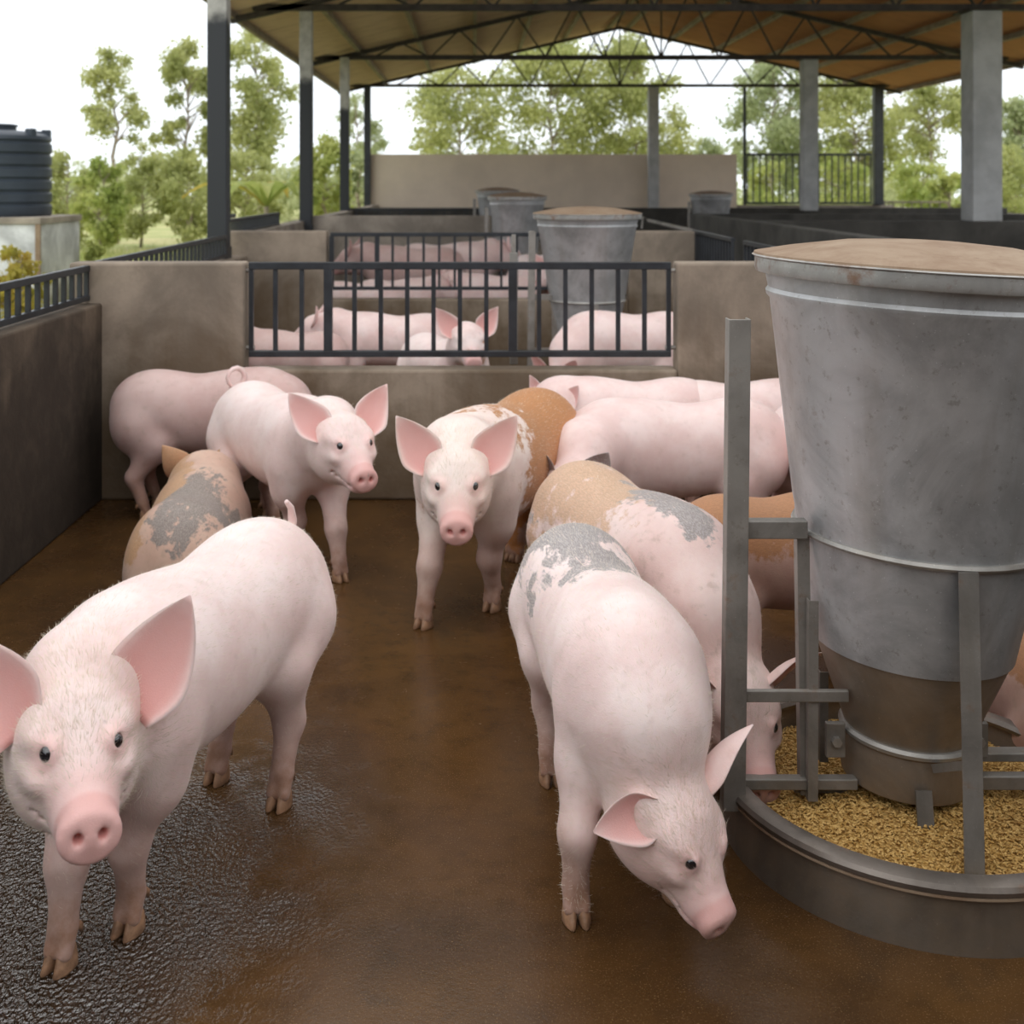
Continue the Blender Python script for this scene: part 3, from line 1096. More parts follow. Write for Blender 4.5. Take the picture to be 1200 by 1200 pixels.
def pig(label, loc, heading, s=1.0, head=None, snout=None, mat='skin', vox=.0085, feet=None, tail='down', patches=(), girth=1.0, hs=1.0,
        lying=False, group=None, ears='up', eargrey=0.0, earbrown=0.0, length=1.0, pink=1.0, nk=1.0, eoff=(0, 0, 0), bristle=0, earcfg=None, legs=True, sit=0.0):
    """loc: ground point midway between the feet; heading: direction (x, y) it faces; head, snout: world points of skull centre and snout."""
    hd = Vector((heading[0], heading[1])).normalized()
    rz = math.atan2(hd.y, hd.x)
    root_m = Matrix.Translation((loc[0], loc[1], 0)) @ Matrix.Rotation(rz, 4, 'Z') @ Matrix.Diagonal((s, s, s, 1))
    inv = root_m.inverted()
    toL = lambda p: inv @ Vector(p)
    ln, g = length, girth
    drop = -.30 if lying else 0.0
    hp = toL(head) if head is not None else Vector((.55 * ln, 0, .60 + drop))
    sn = toL(snout) if snout is not None else hp + Vector((.22, 0, -.12))
    fw = (sn - hp).normalized()
    # skull-to-snout axis slopes down a little against the head's own x axis
    lf = Vector((0, 0, 1)).cross(fw)
    if lf.length < .05:
        lf = Vector((0, 1, 0))
    lf.normalize()
    upv = fw.cross(lf).normalized()
    tl = .26                                     # the face line drops below the skull axis by this angle
    fx = (fw * math.cos(tl) + upv * math.sin(tl)).normalized()
    ux = fx.cross(lf).normalized()
    R = [[fx[i], lf[i], ux[i]] for i in range(3)]
    H = lambda x, y, z: np.array(hp) + (np.array(fx) * x + np.array(lf) * y + np.array(ux) * z) * hs
    pts = [hp, sn, Vector((-.62 * ln, 0, .5)), Vector((.45 * ln, 0, .7))]
    lo = [min(-.62 * ln, hp.x - .2, sn.x - .12), min(-.30 * g, hp.y - .2, sn.y - .12), min(0, sn.z - .12) - .01]
    hi = [max(.5 * ln, hp.x + .2, sn.x + .12), max(.30 * g, hp.y + .2, sn.y + .12), max(.78, hp.z + .2)]
    if feet is None:
        feet = {}
    ft = {}
    for nm, dx, dy in (('fl', .25 * ln, .105), ('fr', .25 * ln, -.105), ('rl', -.35 * ln, .11), ('rr', -.35 * ln, -.11)):
        p = feet.get(nm)
        ft[nm] = toL(p) if p is not None and hasattr(p, 'x') else Vector((dx + (p[0] if p else 0), dy + (p[1] if p else 0), 0))
        for i in range(2):
            lo[i] = min(lo[i], ft[nm][i] - .09)
            hi[i] = max(hi[i], ft[nm][i] + .09)
    fd = Field(lo, hi, vox / s)
    zc = .52 + drop
    # trunk
    fd.ell((-.345 * ln, 0, zc + .010), (.205 * ln, .165 * g, .183 * g), .09)
    fd.ell((-.05 * ln, 0, zc - .008), (.40 * ln, .166 * g, .186 * g), .12)
    fd.ell((.19 * ln, 0, zc + .010), (.25 * ln, .160 * g, .188 * g), .12)
    fd.ell((-.02 * ln, 0, zc - .055), (.30 * ln, .145 * g, .155 * g), .08)
    # hams and shoulders
    for nm, sy in (('rl', 1), ('rr', -1)):
        fd.ell((-.385 * ln, sy * .084 * g, zc - .045), (.145, .088 * g, .178), .026)
    for sy in (1, -1):
        fd.ell((.235 * ln, sy * .100 * g, zc - .06), (.105, .070 * g, .175), .035)
    if not lying:
        for nm, sy in (('rl', 1), ('rr', -1)):
            f = ft[nm]
            hipx = -.36 * ln
            st = (hipx + .06 + (f.x - hipx) * .3, sy * .098 * g + (f.y - sy * .11) * .3, .37)
            hk = (f.x - .055, f.y * .96 + sy * .004, .205)
            ftl = (f.x - .012, f.y, .085)
            fd.cone((hipx - .02, sy * .085 * g, .45), st, .115, .085, .05)
            fd.cone(st, hk, .080, .041, .045)
            fd.cone(hk, ftl, .038, .030, .03)
            fd.cone(hk, (hk[0] - .012, hk[1], hk[2] + .012), .026, .020, .02)
            for q in (-1, 1):
                fd.cone((ftl[0], ftl[1] + q * .010, .08), (f.x + .012, f.y + q * .0165, .035), .023, .0175, .012)
        for nm, sy in (('fl', 1), ('fr', -1)):
            f = ft[nm]
            sx = .245 * ln
            el = (sx - .01 + (f.x - sx) * .25, sy * .105 * g + (f.y - sy * .105) * .3, .345)
            kn = (sx + (f.x - sx) * .7 + .012, f.y * .9 + sy * .0105, .20)
            ftl = (f.x - .006, f.y, .085)
            fd.cone((sx, sy * .10 * g, .46), el, .085, .066, .05)
            fd.cone(el, kn, .062, .0425, .04)
            fd.cone(kn, ftl, .041, .030, .03)
            for q in (-1, 1):
                fd.cone((ftl[0], ftl[1] + q * .010, .08), (f.x + .012, f.y + q * .0165, .035), .023, .0175, .012)
    else:
        for x, sy, dx in ((-.36 * ln, 1, .12), (-.36 * ln, -1, .12), (.22 * ln, 1, .16), (.22 * ln, -1, .16)):
            fd.cone((x, sy * .12, .16), (x + dx, sy * .19, .06), .08, .045, .04)
            fd.cone((x + dx, sy * .19, .06), (x + dx + .14, sy * .20, .035), .042, .03, .03)
    # neck and head
    S = np.array((.25 * ln, 0, zc + .022))
    nb = H(-.045, 0, -.008)
    mid = (S + nb) / 2 + np.array((.02, 0, .045))
    fd.cone(S, mid, .156 * g, .128 * g * nk, .07)
    fd.cone(mid, nb, .124 * g * nk, .090 * hs, .07)
    fd.cone(mid - np.array((0, 0, .05)), H(-.01, 0, -.07), .10 * g, .085 * hs, .06)
    fd.ell(H(-.012, 0, .0), np.array((.108, .095, .098)) * hs, .05, R)
    fd.cone(H(.03, 0, .005), H(.17, 0, -.042), .090 * hs, .048 * hs, .05)
    fd.cone(H(-.02, 0, -.065), H(.155, 0, -.083), .086 * hs, .040 * hs, .05)
    for sy in (1, -1):
        fd.ell(H(.005, sy * .052, -.05), np.array((.095, .054, .080)) * hs, .04, R)
        fd.ell(H(.062, sy * .064, .042), np.array((.036, .026, .020)) * hs, .035, R)
        fd.ell(H(.085, sy * .070, -.01), np.array((.045, .022, .022)) * hs, .03, R)
        fd.cone(H(-.030, sy * .060, .034), H(-.034, sy * .076, .040), .030 * hs, .022 * hs, .03)
    fd.cone(H(.15, 0, -.054), H(.205, 0, -.058), .047 * hs, .038 * hs, .03)
    fd.ell(H(.196, 0, -.022), np.array((.020, .028, .014)) * hs, .015, R)
    fd.disc(H(.222, 0, -.056), .014 * hs, .052 * hs, .043 * hs, R, .009 * hs, .014)
    fd.ell(H(.170, 0, -.098), np.array((.045, .034, .018)) * hs, .02, R)     # lower lip
    fine = vox < .0095
    if fine:
        for sy in (1, -1):
            fd.ell(H(.240, sy * .019, -.051), np.array((.030, .0090, .0105)) * hs, .004, R, True)
        # fold behind the disc and the mouth line
        for sy in (1, -1):
            for i in range(5):
                u = i / 4
                fd.ell(H(.195 - .11 * u, sy * (.034 + .034 * u), -.090 + .022 * u * u), np.array((.022, .010, .0040)) * hs, .006, R, True)
    eyes = []
    if fine:
        for sy in (1, -1):
            a = H(.072, 0, .022)
            dvec = np.array(lf) * sy * .80 + np.array(fx) * .58 + np.array(ux) * .20
            ep = fd.march(a, dvec)
            dn = dvec / np.linalg.norm(dvec)
            fd.ell(ep, np.array((.020, .020, .020)) * hs, .016)                     # lids
            fd.ell(ep + dn * .019 * hs, np.array((.0160, .0160, .0160)) * hs, .008, None, True)
            eyes.append((ep + dn * .0085 * hs, Vector(dn)))
    V, Q = fd.nets()
    # ---- colour masks
    n = len(V)
    c = np.zeros((n, 4))
    dsn = np.linalg.norm(V - H(.222, 0, -.056), axis=1)
    c[:, 0] = np.maximum(.70 * sstep(dsn, .075 * hs, .058 * hs), .42 * sstep(dsn, .16 * hs, .06 * hs)) * pink
    for sy in (1, -1):
        c[:, 0] = np.maximum(c[:, 0], 1.0 * sstep(np.linalg.norm(V - H(.226, sy * .019, -.051), axis=1), .016 * hs, .010 * hs))
    for ep, _d in eyes:
        c[:, 0] = np.maximum(c[:, 0], .36 * sstep(np.linalg.norm(V - ep, axis=1), .060, .016))
    low = sstep(V[:, 2], .40, .20) if not lying else 0
    c[:, 0] = np.maximum(c[:, 0], .16 * low)
    if not lying:
        inleg = sstep(np.linalg.norm(V - np.array(hp), axis=1), .20, .27)
        c[:, 1] = (sstep(V[:, 2], .36, .16) * .55 + sstep(V[:, 2], .2, .06) * .45) * inleg
    for (px_, py_, pz_, rx, ry, rz_, ch) in patches:
        q = np.sqrt(((V[:, 0] - px_ * ln) / rx) ** 2 + ((V[:, 1] - py_) / ry) ** 2 + ((V[:, 2] - pz_) / rz_) ** 2)
        c[:, ch] = np.maximum(c[:, ch], np.clip(1.15 - .70 * q, 0, 1))
    me = bpy.data.meshes.new('pig')
    me.from_pydata(V.tolist(), [], Q.tolist())
    me.polygons.foreach_set('use_smooth', [True] * len(Q))
    me.materials.append(M[mat])
    set_mask(me, c)
    o = obj('pig', me)
    o.matrix_world = root_m
    tag(o, label, 'pig', group)
    # ---- ears
    tovec = lambda a: Vector(fx) * a[0] + Vector(lf) * a[1] + Vector(ux) * a[2]
    for k, sy in enumerate((1, -1)):
        if earcfg and earcfg[k]:
            aw, fw_, L_, W_, cup_, curl_ = earcfg[k]
            r3 = Matrix.Rotation(-rz, 3, 'Z')
            aw, fw_ = r3 @ Vector(aw), r3 @ Vector(fw_)
            lfv = Vector(lf) * sy
            ax_ = (aw.dot(Vector(fx)), aw.dot(lfv), aw.dot(Vector(ux)))
            fc_ = (fw_.dot(Vector(fx)), fw_.dot(lfv), fw_.dot(Vector(ux)))
        elif ears == 'up':
            ax_, fc_, L_, W_, cup_, curl_ = (-.42, .60, .72), (.78, .12, .50), .190, .155, .42, .06
        elif ears == 'side':
            ax_, fc_, L_, W_, cup_, curl_ = (-.25, .92, .42), (.8, .2, -.35), .175, .115, .45, .1
        else:
            ax_, fc_, L_, W_, cup_, curl_ = (.25, .90, .30), (.5, -.1, -.75), .17, .12, .45, .15
        bp = H(-.006 + eoff[0], sy * (.090 + eoff[1]), .052 + eoff[2])
        em = ear_mesh(bp, tovec((ax_[0], ax_[1] * sy, ax_[2])), tovec((fc_[0], fc_[1] * sy, fc_[2])), L_ * hs, W_ * hs, M[mat], cup_, curl_, eargrey, earbrown)
        obj('ear', em, None, o)
    # ---- tail
    if tail:
        b = tail_pts(tail)
        b = [Vector((p.x * ln if abs(p.x) > .3 else p.x, p.y, p.z + drop)) for p in b]
        nb_ = len(b)
        tm = MB().tube(b, [.020 - .013 * i / (nb_ - 1) for i in range(nb_)], 9)
        to = tm.build('tail', M[mat], o, smooth=True)
        set_mask(to.data, np.tile([.15, .1, 0, 0], (len(to.data.vertices), 1)))
    for ep, d in eyes:
        e = obj('eye', EYE, None, o)
        e.matrix_local = Matrix.Translation(Vector(ep) - d * .0095 * hs) @ d.to_track_quat('X', 'Z').to_matrix().to_4x4() @ Matrix.Diagonal((hs * 1.12, hs * 1.2, hs * 1.2, 1))
    if not lying and vox < .012:
        for nm in ft:
            h_ = obj('hoof', HOOF, None, o)
            h_.location = (ft[nm].x, ft[nm].y, 0)
    # ---- bristles: short pale hairs
    if bristle:
        gq = np.random.default_rng(len(PIGS) + 3)
        a_, b_, c_ = V[Q[:, 0]], V[Q[:, 1]], V[Q[:, 2]]
        N = np.cross(b_ - a_, c_ - a_)
        ar = np.linalg.norm(N, axis=1) + 1e-12
        N /= ar[:, None]
        cen = V[Q].mean(1)
        wgt = ar * (1 + 3.5 * sstep(np.linalg.norm(cen - np.array(hp), axis=1), .25, .12)) * sstep(cen[:, 2], .12, .30) * (dsn[Q[:, 0]] > .08 * hs)
        if snout is not None and sn.z < .2:
            wgt = ar * (1 + 3.5 * sstep(np.linalg.norm(cen - np.array(hp), axis=1), .25, .12)) * (dsn[Q[:, 0]] > .08 * hs)
        pick = gq.choice(len(Q), bristle, p=wgt / wgt.sum())
        uv = gq.dirichlet((1, 1, 1, 1), bristle)
        P = (V[Q[pick]] * uv[:, :, None]).sum(1)
        Nn = N[pick]
        nearh = sstep(np.linalg.norm(P - np.array(hp), axis=1), .3, .15)
        flow = np.where(nearh[:, None] > .5, -np.array(fx)[None], np.array([[-1.0, 0, -.25]]))
        flow = flow - Nn * (flow * Nn).sum(1)[:, None]
        flow /= np.linalg.norm(flow, axis=1)[:, None] + 1e-6
        dirv = flow + Nn * gq.uniform(.15, .55, bristle)[:, None] + gq.normal(0, .22, (bristle, 3))
        dirv /= np.linalg.norm(dirv, axis=1)[:, None]
        Lh = (gq.uniform(.008, .018, bristle) + nearh * gq.uniform(0, .012, bristle))
        side = np.cross(dirv, Nn)
        side /= np.linalg.norm(side, axis=1)[:, None] + 1e-6
        wv = .00038
        V3 = np.stack([P - side * wv, P + side * wv, P + dirv * Lh[:, None]], 1).reshape(-1, 3)
        F3 = np.arange(bristle * 3).reshape(-1, 3)
        bm_ = bpy.data.meshes.new('bristles')
        bm_.from_pydata(V3.tolist(), [], F3.tolist())
        bo = obj('bristles', bm_, M['bristle'], o)
        bo['kind'] = 'stuff'
    PIGS.append(o)
    return o


M['bristle'] = plain('pale_bristle', (.80, .70, .58), .5, 0, .1, 3, 0)


def mid4(a, b, c, d):
    return (a + b + c + d) / 4


# A: big white pig, front left
fl, fr_ = G(152, 1090), G(72, 1132)
rl, rr = G(328, 944), G(255, 914)
pig('large white pig at lower left, front view, head turned to the camera beside the wall', mid4(fl, fr_, rl, rr), ((fl + fr_) - (rl + rr)).xy, 1.03,
    W(86, 862, 2.42), W(104, 975, 2.20), 'skin_white', .0068, {'fl': fl, 'fr': fr_, 'rl': rl, 'rr': rr}, 'up', hs=1.14, length=1.12, bristle=16000, girth=1.04, nk=.88, eoff=(.030, .014, .006),
    earcfg=[((.46, .05, .88), (.10, -.85, .45), .215, .165, .36, .03), ((-.62, .10, .76), (-.02, -.85, .40), .205, .165, .38, .05)])

# B: white pig standing behind, facing right
fl, fr_ = G(398, 680), G(343, 662)
dirB = Vector((.58, -.82)).normalized()
rB = (fl + fr_) / 2 - Vector((dirB.x, dirB.y, 0)) * .60
pig('white pig with upright pink ears standing near the gate, curly tail', ((fl + fr_) / 2 + rB) / 2, dirB, 1.04, W(402, 518, 4.80), W(424, 558, 4.62), 'skin_white', .0085,
    {'fl': fl, 'fr': fr_}, 'curl', hs=1.08, bristle=5000)

# C: dusky pig against the cross wall, left corner
pig('dusky pink pig standing side on along the cross wall in the left corner', Vector((-1.31, 5.97, 0)), (1, .02), 1.03, W(345, 500, 5.95), W(384, 520, 5.92), 'skin_grey', .0095, tail=None)

# D: spotted pig lying, seen from behind
pig('spotted pig seen from behind, grey patch on its back, between wall and white pigs', Vector((-1.19, 4.90, 0)), (-.06, 1), .97, Vector((-1.27, 5.40, .31)), Vector((-1.36, 5.58, .18)), 'skin_tan', .0085, tail=None, girth=1.22, lying=True,
    patches=[(-.22, -.02, .42, .36, .17, .16, 2), (-.2, .16, .32, .4, .07, .14, 3), (-.2, -.2, .30, .2, .05, .08, 2), (.1, .12, .4, .3, .1, .2, 3)], earbrown=.9)

# E: white head and ginger rump, centre
fl, fr_ = G(577, 714), G(497, 734)
rl = G(606, 656)
hE = Vector((-.46, -.88)).normalized()
fc = (fl + fr_) / 2
rc = fc - Vector((hE.x, hE.y, 0)) * .68
pig('white faced pig with ginger brown rump walking toward the camera in the centre', (fc + rc) / 2, hE, 1.07, W(535, 560, 4.22), W(535, 614, 4.03), 'skin_bi', .0082,
    {'fl': fl, 'fr': fr_, 'rl': rl}, None, hs=1.06, girth=1.10, length=1.06, bristle=6000,
    patches=[(-.29, 0, .57, .50, .62, .55, 3)])

# F1, F2: pigs along the cross wall
pig('white pig far back, against the cross wall right of the ginger one', Vector((W(722, 0, 5.92).x, 5.92, 0)), (-1, -.03), .98, W(646, 490, 5.88), W(622, 515, 5.80), 'skin', .0095, tail=None, length=1.02, ears='up')
pig('white pig at the cross wall partly behind the steel channel post', Vector((1.44, 5.93, 0)), (1, .0), .96, W(960, 560, 5.85), W(990, 620, 5.75), 'skin', .011, tail='down', length=.95)
# G: big white in front of them, facing left
pig('broad white pig with one grey ear standing behind the spotted pair', Vector((W(778, 0, 5.2).x, 5.2, 0)), (-1, -.10), 1.0, W(668, 575, 4.76), W(650, 640, 4.64), 'skin', .0085, tail=None, girth=1.06,
    length=1.04, eargrey=.9)
# H: behind hopper
pig('white pig mostly hidden behind the large hopper, only its rump edge showing', Vector((1.60, 5.05, 0)), (.12, -1), .98, None, None, 'skin', .011, tail=None)

# I: spotted pig reaching into the trough
hI = Vector((.34, -.9)).normalized()
cI = Vector((.535, 3.74, 0))
pig('ginger and grey spotted pig with its head down in the trough', cI, hI, .98, W(862, 822, 3.16), W(884, 900, 3.03), 'skin_spot', .0078, None, None, girth=1.06, length=1.12, hs=1.05,
    ears='side', bristle=6000, patches=[(-.36, -.02, .60, .30, .22, .24, 3), (-.10, -.06, .60, .30, .14, .18, 3), (.02, .0, .70, .66, .075, .08, 2), (-.46, -.08, .56, .17, .15, .16, 2), (-.3, .06, .66, .16, .1, .1, 2)])

# J: white pig with grey rump, nose to the floor
fR = G(675, 1078)
rR = G(645, 916)
hJ = Vector((.12, -1.0)).normalized()
cJ = Vector(((fR.x + rR.x) / 2 + .12, (fR.y + rR.y) / 2 + .03, 0))
pig('white pig with grey patch on its rump lowering its nose to the floor', cJ, hJ, .98, W(784, 956, 2.57), W(844, 1086, 2.46), 'skin_white', .0068, {'fr': fR, 'rr': rR}, None, hs=.97, length=1.08,
    bristle=16000, girth=1.0, patches=[(-.38, .0, .66, .36, .19, .18, 2), (-.10, .05, .70, .16, .09, .07, 2)],
    earcfg=[((.68, .30, .62), (.62, .1, -.75), .20, .115, .42, .05), ((-.92, -.12, -.20), (-.05, -.92, .25), .145, .135, .62, .10)])

# K, L: brown pigs behind the hopper
pig('brown pig standing behind the trough between the channel post and the hopper', Vector((1.10, 3.98, 0)), (.95, .12), .86, None, None, 'skin_brown', .0095, tail=None, girth=1.1, length=.9,
    patches=[(-.1, 0, .66, .8, .3, .18, 3)])
pig('reddish brown pig lying on the floor right of the hopper', Vector((1.72, 3.60, 0)), (-.05, 1), .98, None, None, 'skin_brown', .0095, tail=None, lying=True, girth=1.05,
    patches=[(-.3, 0, .36, .3, .3, .1, 3)])

# pen two
pig('dusky pink pig behind the nearest gate, farthest left', Vector((W(338, 0, 8.4).x, 8.4, 0)), (-1, .1), .88, None, None, 'skin_grey', .013, tail=None, length=.92)
pig('pink pig behind the nearest gate facing left toward the dusky one', Vector((W(452, 0, 8.9).x, 8.9, 0)), (-1, .05), .98, None, None, 'skin', .013, tail='down')
pig('white pig behind the nearest gate raising its face between the bars', Vector((W(524, 0, 7.75).x, 7.75, 0)), (.5, -.85), .93, W(548, 398, 7.25), W(556, 428, 7.05), 'skin_white', .0095, tail=None, hs=1.1,
    earbrown=.7, patches=[(.62, 0, .66, .12, .2, .14, 3)])
pig('big pink pig with arched back behind the right end of the nearest gate', Vector((W(728, 0, 8.3).x, 8.3, 0)), (-1, -.1), 1.06, W(655, 450, 8.1), W(640, 490, 8.0), 'skin', .012, tail=None, girth=1.1, length=.95)
# pen three
third = [
    ('pink pig in the third pen nearest its left pier', 416, 11.7, (-1, .2), .98, 'skin'),
    ('pink pig in the third pen below the middle of the group', 470, 12.4, (1, .2), .95, 'skin'),
    ('pink sow standing behind the others in the third pen, left one', 478, 14.2, (-1, .15), 1.30, 'skin_grey'),
    ('pink sow standing highest in the middle of the third pen', 528, 14.5, (1, .25), 1.34, 'skin'),
    ('pink pig in the third pen right of the middle gate bar', 574, 12.6, (-1, .1), 1.0, 'skin'),
    ('white pig lifting its head beside the hopper in the third pen', 628, 13.2, (.2, -1), 1.22, 'skin_white'),
]
for lb, px, d, hd, s, mt in third:
    pig(lb, Vector((W(px, 0, d).x, d, 0)), hd, s, None, None, mt, .017, tail=None, group='pigs in the third pen')

# ------------------------------------------------------------------ outside: tank, trees, grass
tk = empty('water_tank', (W(-6, 0, 16).x, 16, W(0, 253, 16).z))
tag(tk, 'dark blue ribbed plastic water tank on the whitewashed block', 'tank')
pr = [(.001, 0), (.73, 0), (.745, .02)]
for i in range(6):
    z = .03 + i * .17
    pr += [(.75, z), (.75, z + .11), (.725, z + .13), (.725, z + .15), (.75, z + .17)]
pr += [(.74, 1.10), (.68, 1.14), (.4, 1.18), (.2, 1.19), (.001, 1.19)]
MB().lathe(pr, 48).build('tank_body', M['tank'], tk, smooth='auto')
MB().lathe([(.28, 1.15), (.28, 1.235), (.30, 1.24), (.30, 1.265), (.26, 1.275), (.001, 1.28)], 32).build('tank_lid', M['tank'], tk, smooth='auto')
for a in (-.45, .2, .9):
    MB().box(.62, .74, -.05, .05, 1.05, 1.20).build('moulded_lug', M['tank'], tk, bevel=.01).rotation_euler = (0, 0, a)
bl = empty('tank_plinth', (W(-34, 0, 16).x, 16.0, -.16))
tag(bl, 'whitewashed concrete block with rusty top edge under the water tank', 'plinth')
ztk = W(0, 253, 16).z + .16
MB().box(-1.25, 1.245, -.78, .78, 0, ztk - .09).build('block', M['plinth'], bl, bevel=.01)
MB().box(-1.28, 1.27, -.81, .81, ztk - .09, ztk).build('top_slab', M['wall_far'], bl, bevel=.01)
MB().box(1.20, 1.265, -.815, -.78, 0, ztk - .09).build('corner_post', M['lid'], bl)


def leaves(centres, radii, n, size, seed, droop=.6, aspect=.35):
    g = np.random.default_rng(seed)
    centres, radii = np.array(centres, float), np.array(radii, float)
    w = radii.prod(1) ** (2 / 3)
    k = g.choice(len(centres), n, p=w / w.sum())
    d = g.normal(0, 1, (n, 3))
    d /= np.linalg.norm(d, axis=1)[:, None]
    P = centres[k] + d * radii[k] * (g.uniform(0, 1, n) ** .6 * g.choice((1, 1, 1.35), n))[:, None]
    T = g.normal(0, 1, (n, 3))
    T[:, 2] -= droop * 2
    T /= np.linalg.norm(T, axis=1)[:, None]
    S = np.cross(T, g.normal(0, 1, (n, 3)))
    S /= np.linalg.norm(S, axis=1)[:, None]
    L = size * g.uniform(.6, 1.3, n)[:, None]
    V = np.stack([P, P + T * L * .45 + S * L * aspect, P + T * L, P + T * L * .45 - S * L * aspect], 1).reshape(-1, 3)
    return V, np.arange(n * 4).reshape(-1, 4)


def tree(name, label, base, h, rad, mat, seed, nleaf=2600, crown0=.35, trunk=.09, cat='tree', size=.22, group=None, lean=0.0, clumps=16):
    g = random.Random(seed)
    r = empty(name, base)
    tag(r, label, cat, group)
    mb = MB()
    pts = [Vector((lean * h * (i / 6) ** 1.5 + g.uniform(-.03, .03) * h * (i > 0), g.uniform(-.03, .03) * h * (i > 0), h * .93 * i / 6)) for i in range(7)]
    mb.tube(pts, [trunk * (1 - .85 * i / 6) for i in range(7)], 7)
    cs, rs = [], []
    clumps = int(clumps * 1.7)
    for k in range(clumps):
        u = crown0 + (1 - crown0) * (k + g.random()) / clumps
        i = min(5, int(u * 6))
        p0 = pts[i].lerp(pts[i + 1], u * 6 - i) if u < 1 else pts[6]
        a = g.uniform(0, 2 * PI)
        prof = math.sin(PI * min(1, .12 + .88 * (u - crown0) / (1 - crown0))) ** .6 * .9 + .12
        q = rad * prof * g.uniform(.35, 1.0)
        tip = p0 + Vector((math.cos(a) * q, math.sin(a) * q, g.uniform(.02, .14) * h))
        mb.tube([p0, p0.lerp(tip, .5) + Vector((0, 0, .03 * h)), tip], [trunk * .35, trunk * .22, trunk * .08], 5)
        cr = rad * g.uniform(.18, .38)
        cs.append(tip)
        rs.append((cr, cr, cr * g.uniform(.5, 1.3)))
    mb.build('trunk', M['bark'], r, smooth=True)
    V, Q = leaves([tuple(c) for c in cs], rs, int(nleaf * 2.6), size * .62, seed)
    me = bpy.data.meshes.new('foliage')
    me.from_pydata(V.tolist(), [], Q.tolist())
    o = obj('foliage', me, mat, r)
    o['kind'] = 'stuff'
    return r


def tree_px(label, px, top, wpx, d, mat, seed, **kw):
    p = W(px, top, d)
    return tree('gum_tree', label, (p.x, d, -.16), p.z + .16, wpx * d / F / 2, M[mat], seed, **kw)


tree_px('slender gum tree standing alone behind the water tank', 136, 66, 82, 36, 'leaf_a', 11, crown0=.55, nleaf=1700, trunk=.10, size=.2, clumps=12)
tree_px('tall gum tree just left of the thick black post', 218, 58, 80, 38, 'leaf_a', 12, crown0=.30, nleaf=2600, size=.22)
tree_px('broad gum tree just right of the thick black post', 302, 48, 110, 38, 'leaf_a', 13, crown0=.35, nleaf=3200, size=.22, clumps=20)
tree_px('feathery gum tree between the third post and the corner post', 420, 120, 70, 46, 'leaf_b', 14, crown0=.5, nleaf=900, size=.24, clumps=9)
tree_px('gum tree behind the left half of the beige back wall', 535, 92, 130, 44, 'leaf_a', 15, crown0=.32, nleaf=3000, size=.26, clumps=22)
tree_px('tallest gum tree under the gable, left of the middle column', 650, 38, 150, 46, 'leaf_a', 16, crown0=.25, nleaf=5200, size=.28, clumps=30)
tree_px('dense gum tree under the gable peak, behind the middle column', 742, 48, 120, 47, 'leaf_a', 17, crown0=.25, nleaf=4200, size=.28, clumps=26)
tree_px('gum tree behind the thin pole and the left of the far gate', 905, 72, 120, 48, 'leaf_b', 18, crown0=.22, nleaf=4200, size=.28, clumps=26)
tree_px('low gum tree behind the right end of the beige back wall', 830, 165, 60, 56, 'leaf_b', 19, crown0=.2, nleaf=1300, size=.28)
tree_px('gum tree behind the dark post at the far gate', 1000, 90, 130, 46, 'leaf_a', 20, crown0=.3, nleaf=3600, size=.28, clumps=24)
tree_px('leaning gum tree between the far dark post and the widest column', 1085, 98, 100, 42, 'leaf_a', 21, crown0=.55, nleaf=1900, size=.24, lean=.05, clumps=14)
tree_px('gum tree at the far right edge beyond the widest column', 1190, 128, 90, 44, 'leaf_b', 22, crown0=.2, nleaf=3000, size=.26, clumps=20)
SH = [
    ('olive bush behind the plinth of the water tank', 80, 180, 70, 33, 'leaf_a', 31),
    ('bright green bush left of the slender gum trunk', 118, 190, 60, 31, 'leaf_c', 32),
    ('round green bush right of the slender gum trunk', 165, 172, 80, 34, 'leaf_a', 33),
    ('olive green bush left of the thick black post', 222, 185, 80, 33, 'leaf_a', 34),
    ('green bush right of the thick black post', 290, 178, 90, 32, 'leaf_a', 35),
    ('leafy bush seen between the second and third left posts', 382, 165, 70, 30, 'leaf_c', 36),
    ('pale bush right of the third left post', 420, 185, 50, 34, 'leaf_b', 37),
    ('bush behind the bars of the far gate, left', 905, 195, 70, 40, 'leaf_c', 38),
    ('bush behind the bars of the far gate, right', 985, 185, 90, 40, 'leaf_c', 39),
    ('light green bush left of the widest column', 1085, 190, 80, 36, 'leaf_c', 40),
    ('bright green bush at the foot of the widest column', 1112, 205, 50, 30, 'leaf_c', 41),
    ('dense bush at the right edge of the picture', 1188, 178, 80, 38, 'leaf_a', 42),
]
for lb, px, top, wp, d, mt, sd in SH:
    p = W(px, top, d)
    tree('bush', lb, (p.x, d, -.16), p.z + .1, wp * d / F / 2 * 1.1, M[mt], sd, 1700, .08, .05, 'bush', .2, clumps=16)
for lb, px, py, wp, d, mt, sd, hh in (('yellow green bush in front of the whitewashed block', 22, 292, 80, 12.5, 'leaf_d', 51, 1.15),
                                      ('small leafy green plant right of the whitewashed block', 112, 275, 36, 17, 'leaf_c', 52, 1.0)):
    p = W(px, py, d)
    tree('bush', lb, (p.x, d, -.16), hh, wp * d / F / 2, M[mt], sd, 1100, .08, .02, 'bush', .10, clumps=14)

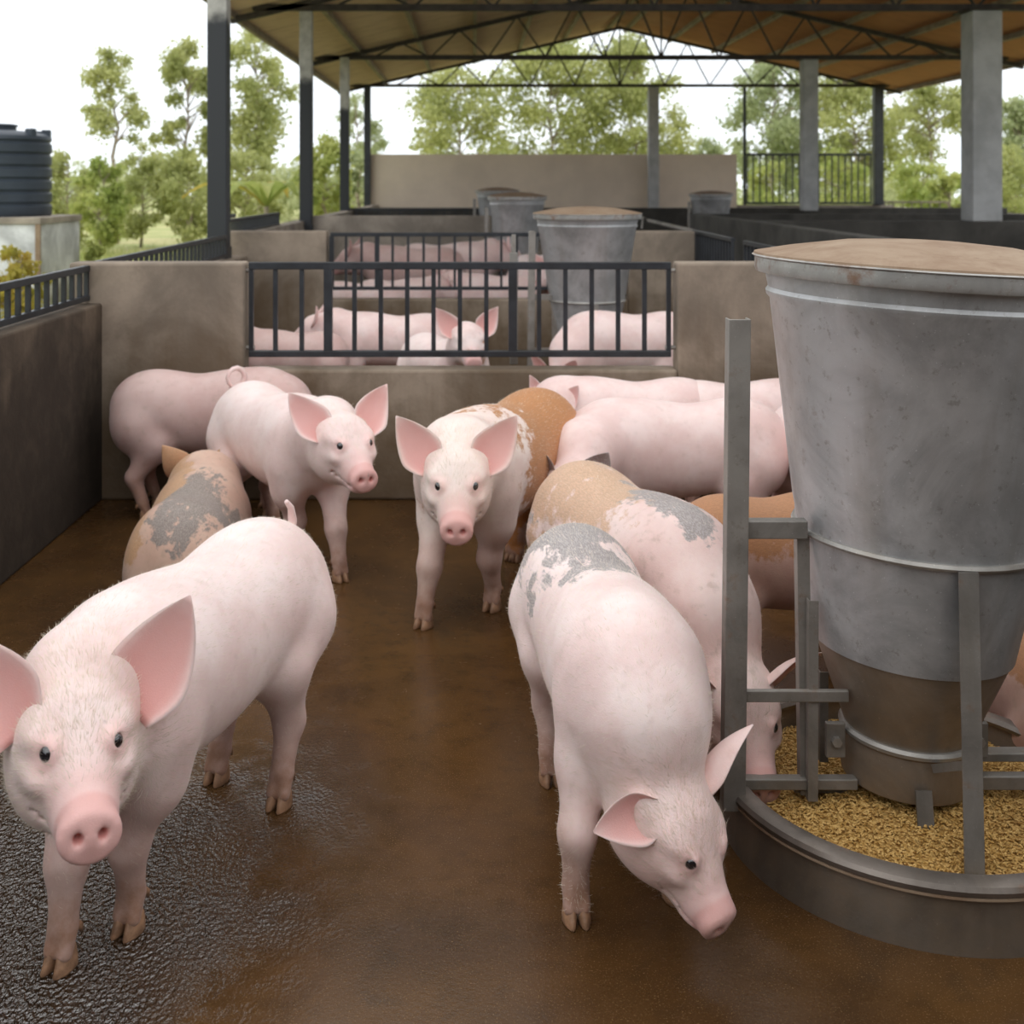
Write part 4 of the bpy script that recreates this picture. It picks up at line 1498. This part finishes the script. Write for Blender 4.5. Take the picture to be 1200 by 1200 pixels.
gs = np.random.default_rng(77)
xs = gs.uniform(-34, 38, 60)
cs = [(x, gs.uniform(56, 66), gs.uniform(.4, 2.0)) for x in xs]
rs = [(gs.uniform(1.2, 2.6), 1.5, gs.uniform(.7, 1.6)) for x in xs]
V, Q = leaves(cs, rs, 42000, .26, 78)
me = bpy.data.meshes.new('distant_scrub')
me.from_pydata(V.tolist(), [], Q.tolist())
M['leaf_far'] = leaf_mat('haze_tinted_scrub_leaf', (.42, .47, .24), (.62, .64, .36))  # distance haze painted in as a paler leaf green
tag(obj('distant_scrub', me, M['leaf_far']), 'pale hazy belt of distant scrub along the far edge of the field', 'scrub', kind='stuff')

# broad leaved plant with long fronds
pl = empty('frond_plant', (W(312, 0, 24).x, 24, -.16))
tag(pl, 'bright green plant with long arching fronds behind the second post', 'plant')
for k in range(11):
    a = 2 * PI * k / 11 + .3
    L = 1.15 + .3 * (k % 3)
    lm = MB()
    prv = None
    for i in range(9):
        u = i / 8
        c0 = Vector((math.cos(a) * L * u, math.sin(a) * L * u * .8, 1.35 + 1.9 * u - 1.7 * u * u))
        sdv = Vector((-math.sin(a), math.cos(a), 0)) * (.17 * math.sin(PI * (.08 + .9 * u)))
        cur = (c0 + sdv + Vector((0, 0, .05)), c0, c0 - sdv + Vector((0, 0, .05)))
        if prv:
            lm.add([*prv, *cur], [(0, 1, 4, 3), (1, 2, 5, 4)])
        prv = cur
    lm.build('frond', M['leaf_d'] if k in (2, 5) else M['leaf_c'], pl, smooth=True)
MB().tube([(0, 0, 0), (.02, 0, .7), (0, 0, 1.4)], [.07, .06, .05], 8).build('stem', M['bark'], pl, smooth=True)

# long grass
g = np.random.default_rng(5)
n = 16000
P = np.stack([-2.75 - 13 * g.random(n) ** 1.3, 3 + 27 * g.random(n), np.full(n, -.17)], 1)
hh = g.uniform(.15, .5, n)
a = g.uniform(0, 2 * PI, n)
dx = np.stack([np.cos(a), np.sin(a), np.zeros(n)], 1) * .012
ln_ = np.stack([g.normal(0, .3, n), g.normal(0, .3, n), np.ones(n)], 1) * hh[:, None]
V = np.stack([P - dx, P + dx, P + ln_], 1).reshape(-1, 3)
me = bpy.data.meshes.new('long_grass')
me.from_pydata(V.tolist(), [], np.arange(n * 3).reshape(-1, 3).tolist())
tag(obj('long_grass', me, M['blade']), 'long yellow green grass growing outside the left wall', 'grass', kind='stuff')
